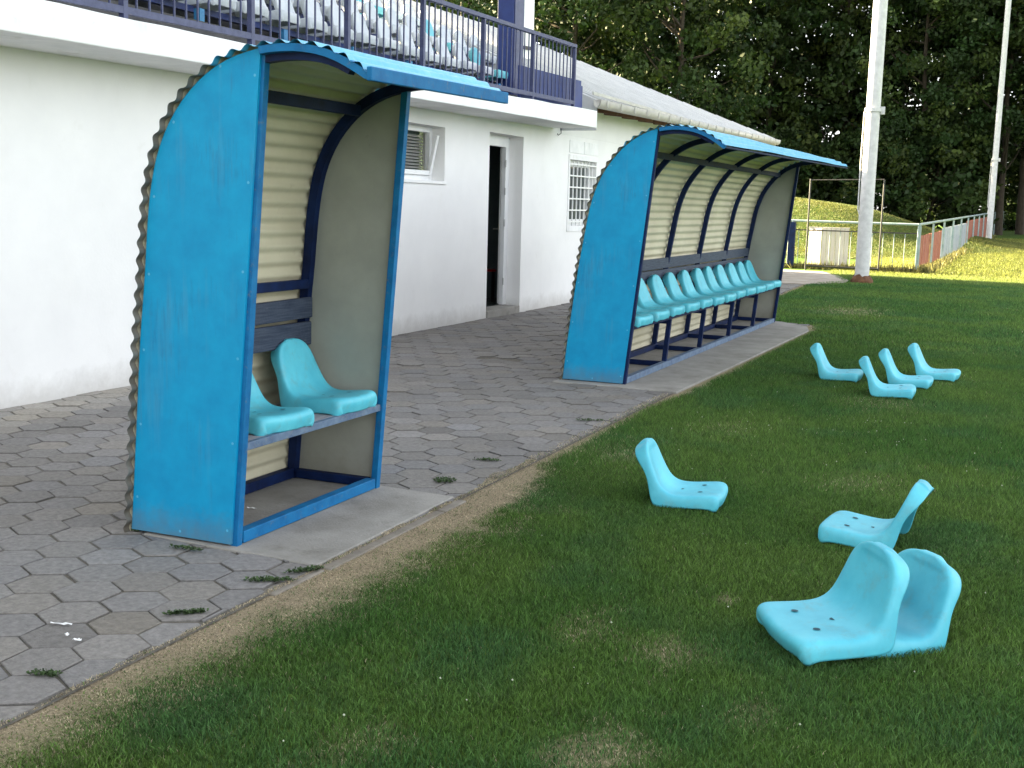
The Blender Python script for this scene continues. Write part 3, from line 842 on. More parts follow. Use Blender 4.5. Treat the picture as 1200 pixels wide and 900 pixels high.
# stand steps on the slab
mb = MB()
mb.box(-9.0, -6.05, -3.9, 15.2, 2.50, 2.74); mb.box(-9.0, -6.75, -3.9, 16.3, 2.741, 3.02); mb.box(-9.0, -7.45, -3.9, 16.3, 3.021, 3.30)
cb(mb, 'stand_step', 'concrete_shaded')
mb = MB(); mb.box(-9.3, -9.0, -3.9, 12.2, 2.36, 6.05); mb.box(-9.3, -9.0, 12.201, 16.3, 2.36, 4.0)  # unseen wall, nearer stretch raised to keep low sun off the seats
cb(mb, 'sun_blocking_back_wall', 'slab_white')
# stand roof on its columns, above the picture
mb = MB(); 
vs = [(-10.2, -4, 6.1), (-5.9, -4, 6.6), (-5.9, 15.6, 6.6), (-10.2, 15.6, 6.1), (-10.2, -4, 6.2), (-5.9, -4, 6.7), (-5.9, 15.6, 6.7), (-10.2, 15.6, 6.2)]
mb.add(vs, [(0, 3, 2, 1), (4, 5, 6, 7), (0, 1, 5, 4), (1, 2, 6, 5), (2, 3, 7, 6), (3, 0, 4, 7)])
cb(mb, 'stand_roof', 'roof_sheet')
for yv in (3.2, 8.8, 14.55):
    mb = MB()
    if yv > 10:
        mb.box(-6.42, -6.20, yv - 0.17, yv + 0.17, 2.6, 6.5)
        mb.box(-6.199, -6.185, yv - 0.15, yv + 0.15, 2.6, 6.5, 1)  # thin lilac strip paints the lit side of the navy column
    else:
        mb.box(-9.2, -8.9, yv - .14, yv + .14, 2.6, 6.2)
    cb(mb, 'stand_column', ['stand_navy', 'lilac_rail'], None, 0.004)
mb = MB(); mb.box(-7.55, -7.3, 17.2, 17.75, 2.9, 6.6)  # tall white post behind the blue stand column
cb(mb, 'white_post', 'pvc_white', None, 0.01)
mb = MB(); mb.bar((-7.29, 17.3, 3.75), (-7.29, 17.6, 3.77), 0.06, 0.05)
cb(mb, 'white_post_arm', 'black_metal')
# navy boards at the stand's end
mb = MB(); mb.box(-6.0, -5.55, 15.18, 15.24, 2.60, 2.95); mb.bar((-5.56, 13.1, 2.80), (-5.56, 15.17, 2.83), 0.03, 0.36)
cb(mb, 'end_board', 'stand_navy')

# grey hipped roof of the lower part
ex = -5.47
ze = lambda y: 2.80 + 0.0150 * (y - 15.4)
mb = MB()
A_ = Vector((ex, 15.62, ze(15.4))); B_ = Vector((ex, 28.05, 3.0)); T2 = Vector((-10.4, 23.1, 4.95)); T1 = Vector((-10.4, 15.62, 4.85))
C_ = Vector((-16.3, 28.05, 3.0)); D_ = Vector((-16.3, 15.62, 2.9)); T3 = Vector((-11.4, 23.1, 4.95)); T4 = Vector((-11.4, 15.62, 4.85))
def ribbed(a, b, c, d, nrib):
    """roof plane a-b (eave) to d-c (ridge) with raised ribs running up the slope"""
    vs = [a, b, c, d]; mb.add(vs, [(0, 1, 2, 3)])
    nrm = (b - a).cross(d - a).normalized()
    if nrm.z < 0: nrm = -nrm
    return nrm
ribbed(A_, B_, T2, T1, 0); ribbed(B_, C_, T3, T2, 0); ribbed(C_, D_, T4, T3, 0)
mb.add([T1, T2, T3, T4], [(0, 1, 2, 3)])
mb.add([A_, T1, T4, D_, (-16.3, 15.62, 2.4), (ex, 15.62, 2.4)], [(0, 1, 2, 3, 4, 5)])
# ribs on the street side
nrm = (B_ - A_).cross(T1 - A_).normalized()
if nrm.z < 0: nrm = -nrm
yv = 15.8
while yv < 27.9:
    f = (yv - 15.62) / (28.05 - 15.62)
    p0 = A_.lerp(B_, f)
    up_end = T1.lerp(T2, min(1.0, (yv - 15.62) / (23.1 - 15.62)))
    if yv > 23.1:
        k = (28.05 - yv) / (28.05 - 23.1); up_end = B_.lerp(T2, k)
    up_end = Vector((up_end.x, yv, up_end.z))
    mb.bar(p0 + nrm * 0.008 + Vector((0.02, 0, -0.008)), up_end + nrm * 0.008, 0.045, 0.03, up=nrm)
    yv += 0.30
cb(mb, 'roof', 'roof_sheet')
mb = MB()
prof = [(0.0, 0.02), (0.012, -0.05), (0.05, -0.085), (0.095, -0.05), (0.11, 0.025)]
vs = []; fs = []
for yv in (15.45, 28.1):
    for px, pz in prof: vs.append((ex + px, yv, ze(yv) - 0.03 + pz))
for i in range(4): fs.append((i, i + 1, 5 + i + 1, 5 + i))
fs += [(0, 1, 2, 3, 4), (9, 8, 7, 6, 5)]
mb.add(vs, fs, 0, True)
for yv in np.arange(15.7, 28.0, 0.62):
    mb.bar((ex + .116, yv, ze(yv) - .10), (ex + .116, yv, ze(yv) + .0), 0.02, 0.012, up=(1, 0, 0))
mb.box(ex - .02, ex + .004, 15.45, 28.08, 2.86, 2.9)
g_ = cb(mb, 'gutter', 'gutter')
gm = g_.modifiers.new('T', 'SOLIDIFY'); gm.thickness = 0.004
for yv in np.arange(15.75, 27.9, 0.86):
    mb = MB(); mb.bar((XW - .3, yv, ze(yv) - .0), (ex - .03, yv, ze(yv) - .085), 0.08, 0.10)
    cb(mb, 'rafter_tail', 'rafter')
mb = MB(); mb.box(XW - .02, ex - .03, 15.5, 28.0, 2.97, 2.985)

# door ------------------------------------------------------------------
root = empty('door', (0, 0, 0)); root.parent = club; root.matrix_parent_inverse = Matrix.Translation(-Vector((XW, 14, 0)))
dx = XW - 0.19
mb = MB()
mb.box(dx - .06, dx, 13.28, 13.34, 0.09, 2.235); mb.box(dx - .06, dx, 14.22, 14.33, 0.09, 2.235); mb.box(dx - .06, dx, 13.341, 14.219, 2.10, 2.235)
mb.build('door_frame', 'pvc_white', root, 0.004)
mb = MB()
a = Vector((dx - .07, 14.26, 0)); b = Vector((dx - .43, 15.06, 0))
mb.bar((a.x, a.y, 1.10), (b.x, b.y, 1.10), 0.05, 2.0)
lf = mb.build('door_leaf', 'pvc_white', root, 0.004)
mb = MB(); mb.tube([(dx - .40, 14.93, 1.05), (dx - .45, 14.91, 1.05), (dx - .41, 14.80, 1.05)], 0.011)
mb.build('door_handle', 'galv', lf)
mb = MB()
for hz in (0.35, 1.1, 1.5, 1.85):
    mb.tube([(dx - .0, 14.215, hz), (dx - .0, 14.215, hz + .09)], 0.011, 8)
mb.build('hinge', 'galv', root)
mb = MB(); mb.box(XW - .27, XW + .015, 13.30, 14.31, -.02, 0.085)
mb.build('door_step', 'concrete', root, 0.008)
# the dim room behind it
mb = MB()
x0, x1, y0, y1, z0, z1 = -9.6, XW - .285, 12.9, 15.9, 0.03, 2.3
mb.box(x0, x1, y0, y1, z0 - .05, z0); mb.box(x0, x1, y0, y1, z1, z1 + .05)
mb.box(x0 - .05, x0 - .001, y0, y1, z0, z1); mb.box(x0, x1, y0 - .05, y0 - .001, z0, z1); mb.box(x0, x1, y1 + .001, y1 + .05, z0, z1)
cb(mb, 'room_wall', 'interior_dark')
ch = empty('plastic_chair', (-6.80, 14.05, 0.09), R(-30), label='red plastic chair standing inside the open doorway', cat='chair')
ch.location = (-6.99, 15.12, 0.035)
MB().box(-.2, .2, -.2, .2, .42, .45).build('seat', 'red_plastic', ch, 0.01)
MB().bar((-.2, 0, .45), (-.27, 0, .86), .38, .02, up=(1, 0, 0)).build('backrest', 'red_plastic', ch, 0.008)
for sx in (-.17, .17):
    for sy in (-.17, .17):
        MB().bar((sx, sy, 0), (sx, sy, .42), .03, .03, up=(1, 0, 0)).build('leg', 'black_metal', ch)

# window one: tilted sash with a louvred shutter behind -------------------------------------------
root = empty('window'); root.parent = club; root.matrix_parent_inverse = Matrix.Translation(-Vector((XW, 14, 0)))
wx = XW - 0.16
mb = MB()
y0, y1, z0, z1 = 11.02, 12.08, 1.62, 2.205
for args in ((y0, y0 + .06, z0, z1), (y1 - .06, y1, z0, z1)): mb.box(wx - .06, wx, args[0], args[1], args[2], args[3])
mb.box(wx - .06, wx, y0 + .061, y1 - .061, z0, z0 + .06); mb.box(wx - .06, wx, y0 + .061, y1 - .061, z1 - .06, z1)
mb.build('window_frame', 'pvc_white', root, 0.004)
mb = MB()
zz = z0 + .075
while zz < z1 - .07:
    mb.bar((wx - .105, y0 + .05, zz), (wx - .105, y1 - .05, zz), 0.034, 0.008, up=(0.5, 0, 0.8)); zz += 0.034
mb.build('louvred_shutter', 'shutter_grey', root)
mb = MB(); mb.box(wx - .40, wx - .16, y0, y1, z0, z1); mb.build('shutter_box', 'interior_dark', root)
sash = MB()
t0 = (wx + .015, z0 + .065); t1 = (wx + .125, z1 - .09)
for yy in (y0 + .09, y1 - .09): sash.bar((t0[0], yy, t0[1]), (t1[0] - .02, yy, t1[1]), .05, .035, up=(1, 0, 0))
sash.bar((t0[0], y0 + .116, t0[1] + .02), (t0[0], y1 - .116, t0[1] + .02), .035, .05)
sash.build('sash', 'pvc_white', root, 0.003)
cb(MB().box(XW + .002, XW + .02, 10.98, 12.10, 1.585, 1.615), 'window_sill', 'pvc_white', None, .003)

# window two: white bars in front of dark panes -----------------------------------------------
root = empty('window'); root.parent = club; root.matrix_parent_inverse = Matrix.Translation(-Vector((XW, 14, 0)))
y0, y1, z0, z1 = 16.02, 17.18, 1.10, 2.03
wx = XW - .10
mb = MB()
mb.box(wx - .06, wx, y0, y0 + .09, z0, z1); mb.box(wx - .06, wx, y1 - .09, y1, z0, z1); mb.box(wx - .06, wx, y0 + .091, y1 - .091, z0, z0 + .09); mb.box(wx - .06, wx, y0 + .091, y1 - .091, z1 - .09, z1)
mb.build('window_frame', 'pvc_white', root, 0.004)
MB().box(wx - .05, wx - .04, y0 + .08, y1 - .08, z0 + .08, z1 - .08).build('pane', 'glass_dark', root)
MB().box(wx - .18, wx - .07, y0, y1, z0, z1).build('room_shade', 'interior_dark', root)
mb = MB()
for k in range(7):
    yy = y0 + .10 + k * (y1 - y0 - .2) / 6; mb.bar((XW - .03, yy, z0 + .0), (XW - .03, yy, z1 - .0), .016, .016, up=(1, 0, 0))
for k in range(6):
    zz = z0 + .06 + k * (z1 - z0 - .12) / 5; mb.bar((XW - .012, y0 + .0, zz), (XW - .012, y1 - .0, zz), .02, .02)
mb.build('window_bars', 'pvc_white', root)
mb = MB()
for a in ((15.98, 16.02, 1.02, 2.10), ): mb.box(XW + .001, XW + .012, a[0], a[1], a[2], a[3])
mb.box(XW + .001, XW + .012, 16.021, 17.22, 2.031, 2.10); mb.box(XW + .001, XW + .012, 16.021, 17.22, 1.02, 1.099)
mb.box(XW + .001, XW + .010, 16.0, 16.58, 2.125, 2.30); mb.box(XW + .001, XW + .010, 16.60, 17.2, 2.125, 2.30)
mb.build('shutter_box', 'slab_white', root, 0.002)
mb = MB(); mb.tube([(XW + .01, 15.62, 2.44), (XW + .03, 15.58, 2.36), (XW + .02, 15.50, 2.33), (XW + .03, 15.44, 2.345)], 0.006, 6)
cb(mb, 'loose_wire', 'black_metal')

# balcony railing ---------------------------------------------------------------------------------
RX = -5.45
rail = empty('balcony_railing', (RX, 10, 2.5), label='long lilac blue metal railing with thin upright bars along the balcony edge', cat='railing')
def rb(mb, name, mat):
    o = mb.build(name, mat, rail, 0.0); o.matrix_parent_inverse = Matrix.Translation(-Vector((RX, 10, 2.5))); return o
rt = lambda y: 3.315 + 0.0165 * (y - 10.5); rbz = lambda y: 2.585 + 0.0150 * (y - 8)
rb(MB().bar((RX, -2, rt(-2)), (RX, 14.64, rt(14.64)), .055, .04), 'top_rail', 'lilac_rail')
rb(MB().bar((RX, -2, rbz(-2)), (RX, 14.64, rbz(14.64)), .04, .045), 'bottom_rail', 'lilac_rail')
posts = [14.62 - 1.385 * k for k in range(9)]
for yv in posts:
    rb(MB().bar((RX, yv, slab_t(yv) - .01), (RX, yv, rt(yv) - .021), .042, .042, up=(1, 0, 0)), 'post', 'lilac_rail')
bal = None
for k in range(8):
    for j in range(1, 11):
        yv = posts[k] - 1.385 * j / 11
        if bal is None:
            bal = rb(MB().bar((0, 0, 0.0), (0, 0, 0.70), .012, .012, up=(1, 0, 0)), 'baluster', 'lilac_rail')
            c = bal
        else:
            c = bal.copy(); COL.objects.link(c); c.parent = rail; c.matrix_parent_inverse = Matrix.Translation(-Vector((RX, 10, 2.5)))
        c.location = (RX, yv, rbz(yv) + .022); c.scale = (1, 1, (rt(yv) - rbz(yv) - .04) / 0.70)

# stand seats --------------------------------------------------------------------------------------
seat_w = seat_proto('seat_white', False)
seat_t = seat_proto('seat_faded', False)
GSt = 'seats in rows on the balcony stand'
rows = [(0, -6.62, 2.945, 14.30, 15), (1, -7.32, 3.31, 15.75, 15), (2, -8.02, 3.68, 15.6, 11)]
turq = {(0, 0), (1, 3), (2, 4)}
rown = ['front', 'middle', 'back']
for ri, X, Z, yend, cnt in rows:
    for k in range(cnt):
        yv = yend - k * 0.485
        isT = (ri, k) in turq
        lab = ('turquoise' if isT else 'white') + ' seat in the ' + rown[ri] + ' row of the balcony stand, ' + ordn[k] + ' from the far end'
        s = place_seat(seat_t if isT else seat_w, X + random.uniform(-.01, .01), yv, Z, random.uniform(-3, 3), lab, GSt, (0, random.uniform(-3, 2)), (1.0, 0.84, 1.40))
# steel rails and posts that carry the stand seats
mb = MB()
for ri, X, Z, yend, cnt in rows:
    mb.bar((X + .12, yend - cnt * .485, Z - .03), (X + .12, yend + .25, Z - .03), .06, .05)
cb(mb, 'seat_rail', 'stand_navy')
for k in range(9):
    yv = 14.2 - 1.2 * k
    cb(MB().box(-6.34, -6.28, yv - .03, yv + .03, 2.55, 2.89), 'seat_post', 'post_blue')
for p in (seat0, seat_w, seat_t):
    for c_ in list(p.children): bpy.data.objects.remove(c_)
    bpy.data.objects.remove(p)

# ------------------------------------------------------------------ floodlight poles
def pole(x, y, z, r0, r1, h, label, clamp):
    root = empty('light_pole', (x, y, z), label=label, cat='pole', group='tall metal light poles')
    MB().tube([(0, 0, -0.1), (0, 0, 2), (0, 0, h)], [r0, r0 * 0.97, r1], 16).build('shaft', 'galv', root)
    mb = MB()
    for cz in clamp:
        mb.tube([(0, 0, cz), (0, 0, cz + .07)], r0 + .025, 16); mb.box(r0, r0 + .08, -.03, .03, cz - .05, cz + .10)
    mb.build('clamp', 'galv', root)
    mb = MB(); mb.tube([(-r0 - .02, -.03, clamp[0]), (-r0 - .025, -.04, clamp[0] - .9), (-r0 - .02, -.03, clamp[0] - 1.9), (-r0 + .04, -.10, clamp[0] - 2.06)], .014, 6)
    mb.build('cable', 'galv', root)
    return root, r0
p1, _ = pole(-2.98, 24.94, 0.0, 0.142, 0.132, 11.5, 'thick grey light pole rising from the grass in front of the cross fence', [3.36])
rr_ = random.Random(2)
vs = []; fs = []
for ri, (rad_, z_) in enumerate(((.225, -.03), (.20, .05), (.175, .11), (.15, .15))):
    for k in range(18):
        a = k * math.pi / 9; q = rad_ * rr_.uniform(.9, 1.12) if ri < 3 else rad_
        vs.append((q * math.cos(a), q * math.sin(a), z_ * rr_.uniform(.75, 1.3)))
for ri in range(3):
    for k in range(18):
        fs.append((ri * 18 + k, ri * 18 + (k + 1) % 18, ri * 18 + 18 + (k + 1) % 18, ri * 18 + 18 + k))
MB().add(vs, fs).build('rusty_footing', 'rust', p1)
pole(-1.47, 55.0, 0.30, 0.125, 0.105, 12.0, 'thinner distant light pole beside the far end of the board fence', [3.4])

# ------------------------------------------------------------------ fences beyond the dugouts
fx0, fy0 = -2.35, 30.0
cf = empty('cross_fence', (fx0, fy0, 0), label='low pipe fence with thin upright bars running behind the near light pole', cat='fence')
def cfb(mb, name, mat):
    o = mb.build(name, mat, cf); o.matrix_parent_inverse = Matrix.Translation(-Vector((fx0, fy0, 0))); return o
cfb(MB().tube([(-9.0, fy0, 1.17), (fx0, fy0, 1.14)], .03, 8), 'top_rail', 'fence_rail')
cfb(MB().bar((-9.0, fy0 + .01, .94), (fx0, fy0 + .01, .93), .03, .03), 'middle_rail', 'fence_dark')
cfb(MB().bar((-9.0, fy0, .10), (fx0, fy0, .08), .03, .03), 'bottom_rail', 'fence_dark')
for xx in (-2.35, -5.3, -8.2):
    cfb(MB().tube([(xx, fy0, -.05), (xx, fy0, 1.17)], .032, 8), 'post', 'fence_rail')
for k, xx in enumerate(np.arange(-8.9, -2.4, 0.25)):
    if abs(xx + 5.3) < .08: continue
    cfb(MB().tube([(xx, fy0 + .005, .10), (xx, fy0 + .005, .93)], .009, 6, caps=False), 'upright_bar', 'fence_rail')
mb = MB(); mb.box(-5.38, -5.22, fy0 - .12, fy0 - .03, .05, 1.12)
tag(mb.build('gate_post', 'frame_blue'), 'square blue gate post standing at the cross fence beside the long dugout', 'post')

# pale sheet panel leaning on the fence: three folded boards
pp = MB()
xs_ = np.linspace(-4.93, -3.98, 10)
prev = None
for k in range(9):
    a, b = xs_[k], xs_[k + 1]
    ya_ = 30.16 + 0.10 * abs(k - 2.0) / 6 if k > 2 else 30.16 - .0 + .03 * (2 - k)
    pp.bar((a + .004, ya_, .52), (b - .004, ya_ + (.012 if k > 2 else -.03), .52), .02, .92)
pp.bar((-4.94, 30.20, 1.0), (-3.97, 30.28, 1.0), .05, .03)
tag(pp.build('board_screen', 'pale_panel', None, .003), 'pale upright board screen standing behind the cross fence', 'screen')

gf = empty('goal_frame', (-4.03, 29.5, 0), label='thin black frame of two poles and a crossbar in front of the cross fence', cat='frame')
for xx, nm in ((-4.86, 'upright'), (-3.16, 'upright')):
    o = MB().tube([(xx + 4.03, 0, -.05), (xx + 4.03, 0, 2.16)], .020, 8).build(nm, 'black_metal', gf)
MB().tube([(-.83, 0, 2.13), (.87, 0, 2.17)], .012, 8).build('crossbar', 'fence_dark', gf)
MB().tube([(-.83, 0, .08), (.87, 0, .08)], .02, 8).build('ground_bar', 'black_metal', gf)

# long board fence along the far touchline
K = 0.022
bf = empty('board_fence', (fx0, fy0, 0), label='long touchline fence of red and pale boards under a metal rail', cat='fence')
def fp(y, z):
    return Vector((fx0 + (y - fy0) * K, y, z + float(terrain(0, y))))
def bfb(mb, name, mat):
    o = mb.build(name, mat, bf); o.matrix_parent_inverse = Matrix.Translation(-Vector((fx0, fy0, 0))); return o
bfb(MB().tube([fp(30, 1.14), fp(60, 1.14), fp(84, 1.14)], .032, 8), 'top_rail', 'fence_rail')
NY = [30 + 3.25 * k for k in range(10)]
for i, yv in enumerate(NY):
    p = fp(yv, 0)
    bfb(MB().bar(p + Vector((.03, 0, -.05)), p + Vector((.03, 0, 1.11)), .07, .05, up=(1, 0, 0)), 'post', 'fence_rail')
    if i < 9:
        mat = 'board_red' if i < 2 or i > 4 else 'board_pale'
        mb = MB(); nsl = 16
        ytop = .80 if i < 2 else (.86 if i < 5 else .92)
        for s_ in range(nsl):
            a = fp(yv + .10 + (3.05) * s_ / nsl, .06); b = fp(yv + .10 + 3.05 * (s_ + .40) / nsl, .06)
            xo = Vector((-.02 + rr_.uniform(-.012, .012), 0, 0))
            mb.bar(a + xo + Vector((0, 0, ytop / 2)), b + xo + Vector((0, 0, ytop / 2 + rr_.uniform(-.01, .01))), 0.028, ytop)
        bfb(mb, 'board_panel', mat)
for yv in np.arange(61.5, 84, 2.4):
    p = fp(yv, 0)
    bfb(MB().bar(p + Vector((0, 0, -.05)), p + Vector((0, 0, 1.11)), .09, .06, up=(1, 0, 0)), 'post', 'fence_rail')
# rough dry growth at the foot of the fence is part of the grass below

# ------------------------------------------------------------------ trees
def leaf_cloud(seed, H, base, rad, nclump, per, lsize):
    g = np.random.default_rng(seed)
    # clump centres through the crown, more near its surface; egg shaped with lobes
    t = g.random(nclump) ** 0.85
    z = base + (H - base) * t
    prof_ = np.interp(t, [0, .08, .25, .5, .75, .92, 1], [.55, .80, 1.0, .98, .78, .45, .12])
    a = g.random(nclump) * 2 * math.pi
    lob = 1 + 0.22 * np.sin(3 * a + seed) + 0.15 * np.sin(5 * a - 2 * seed + 6 * t)
    rr = rad * prof_ * lob * np.sqrt(g.random(nclump) * 0.75 + 0.25)
    C = np.stack([rr * np.cos(a), rr * np.sin(a), z], 1)
    n = nclump * per
    ci = np.repeat(np.arange(nclump), per)
    cr = (0.55 + 0.5 * g.random(nclump))[ci]
    d = g.normal(size=(n, 3)); d /= np.linalg.norm(d, axis=1)[:, None]
    P = C[ci] + d * (cr * g.random(n) ** 0.45)[:, None] * np.array([1, 1, .7])
    # each leaf: a folded-free quad, random facing
    u = g.normal(size=(n, 3)); u /= np.linalg.norm(u, axis=1)[:, None]
    v = np.cross(u, g.normal(size=(n, 3))); v /= np.linalg.norm(v, axis=1)[:, None]
    L = (lsize * (0.6 + 0.8 * g.random(n)))[:, None]
    W_ = L * 0.62
    V = np.stack([P - u * L * .5, P + v * W_ * .5 - u * L * .05, P + u * L * .5, P - v * W_ * .5 - u * L * .05], 1).reshape(-1, 3)
    F = np.arange(n * 4).reshape(-1, 4)
    cvar = (0.7 + 0.6 * g.random(nclump))[ci] * (0.75 + 0.5 * g.random(n))
    yel = np.clip(g.normal(0.25, .4, nclump), 0, 1.4)[ci]
    colr = np.stack([0.019 + .028 * yel, 0.040 + .025 * yel, 0.010 + .003 * yel], 1) * cvar[:, None]
    return V, F, colr, C

def trunk_mb(seed, H, base, C, r0):
    g = random.Random(seed)
    mb = MB()
    pts = [(0, 0, -0.2)]
    x = y = 0
    for k in range(1, 8):
        x += g.uniform(-.16, .16); y += g.uniform(-.16, .16)
        pts.append((x, y, H * 0.92 * k / 7))
    mb.tube(pts, [r0 * (1.25 if i == 0 else 1 - .12 * i) for i in range(8)], 8)
    for i in range(0, len(C), max(1, len(C) // 26)):
        c = C[i]
        zb = max(base * .6, c[2] - g.uniform(1.0, 2.6)); k = min(6.9, max(0, zb / (H * .92) * 7)); i0 = int(k); f = k - i0
        p0 = Vector(pts[i0]).lerp(Vector(pts[min(i0 + 1, 7)]), f)
        mid = p0.lerp(Vector(c), .5) + Vector((0, 0, -.2))
        mb.tube([p0, mid, Vector(c)], [r0 * .32, r0 * .2, r0 * .06], 6)
    return mb

variants = []
def make_tree(seed, H, base, rad, nclump, per, lsize, r0):
    root = empty('leafy_tree', (0, 0, 0))
    V, F, colr, C = leaf_cloud(seed, H, base, rad, nclump, per, lsize)
    np_mesh('crown', V, F, 'leaves', root, colr)
    trunk_mb(seed, H, base, C, r0).build('trunk', 'bark', root)
    return root
variants.append(make_tree(1, 18.0, 1.6, 4.3, 280, 100, .25, .20))
variants.append(make_tree(2, 19.5, 1.2, 4.0, 280, 100, .25, .19))
variants.append(make_tree(3, 17.0, 1.9, 4.6, 280, 100, .25, .22))
variants.append(make_tree(4, 18.5, 4.2, 4.2, 260, 100, .25, .19))   # high crown with a bare stem
GT = 'tall dark trees beyond the pitch'
spots = []
for k, xx in enumerate(np.arange(-40, -2.5, 4.3)):
    spots.append((xx + random.uniform(-.7, .7), 66 + random.uniform(-1.5, 1.5), k % 3))
nfront = len(spots)
spots += [(-1.35, 66.5, 3), (-.35, 69.0, 3), (2.6, 67.0, 3), (6.5, 66.0, 0)]
nf2 = len(spots)
for k, xx in enumerate(np.arange(-43, -6.0, 5.2)):
    spots.append((xx + random.uniform(-.8, .8), 74 + random.uniform(-1.5, 1.5), (k + 1) % 3))
for xx in np.arange(-6, 26, 5.0):
    spots.append((xx + random.uniform(-.8, .8), 92 + random.uniform(-2, 2), 2 if xx > 3 else 1))
nb2 = len(spots)
spots += [(-25.5, 53.0, 1), (-20.5, 55.0, 0), (-16.2, 58.0, 2)]
shrub = make_tree(9, 5.5, 0.1, 2.7, 110, 90, .26, .08)
shrub.name = 'dark_shrub'
shr = [(x_, 71.0 if x_ < -14 else 63.5, 1.0) for x_ in np.arange(-31, -4.5, 3.3)] + [(-2.6, 79, 1.3), (0.8, 80, 1.2), (4.2, 79, 1.4)]
for k, (xx, ybase, big) in enumerate(shr):
    t_ = shrub if k == 0 else copy_tree(shrub)
    yy = ybase + random.uniform(-1.5, 1.5)
    t_.location = (xx + random.uniform(-.6, .6), yy, float(terrain(xx, yy)) - .05)
    sc_ = big * random.uniform(.85, 1.15); t_.scale = (sc_, sc_, sc_ * random.uniform(.8, 1.1)); t_.rotation_euler = (0, 0, random.uniform(0, 6.28))
    tag(t_, 'dark leafy shrub at the foot of the tree rows, ' + ordn[k] + ' from the left', 'shrub', 'shrubs under the trees')
used = [False] * 4
for i, (xx, yy, v) in enumerate(spots):
    t_ = variants[v] if not used[v] else copy_tree(variants[v])
    used[v] = True
    t_.location = (xx, yy, float(terrain(xx, yy)) - .05)
    t_.rotation_euler = (0, 0, random.uniform(0, 6.28)); sc_ = random.uniform(.92, 1.1); t_.scale = (sc_, sc_, sc_ * random.uniform(.95, 1.08))
    if i < nfront: lab = 'dark leafy tree in the front row beyond the fence, ' + ordn[i] + ' from the left'
    elif i < nf2: lab = 'high-crowned tree with bare trunk right of the far pole, ' + ordn[i - nfront] + ' of its row'
    elif i < nb2: lab = 'dark leafy tree in the back row beyond the fence, ' + ordn[i - nf2] + ' from the left'
    else: lab = 'nearer green tree rising behind the clubhouse roof, ' + ordn[i - nb2] + ' from the left'
    tag(t_, lab, 'tree', GT)

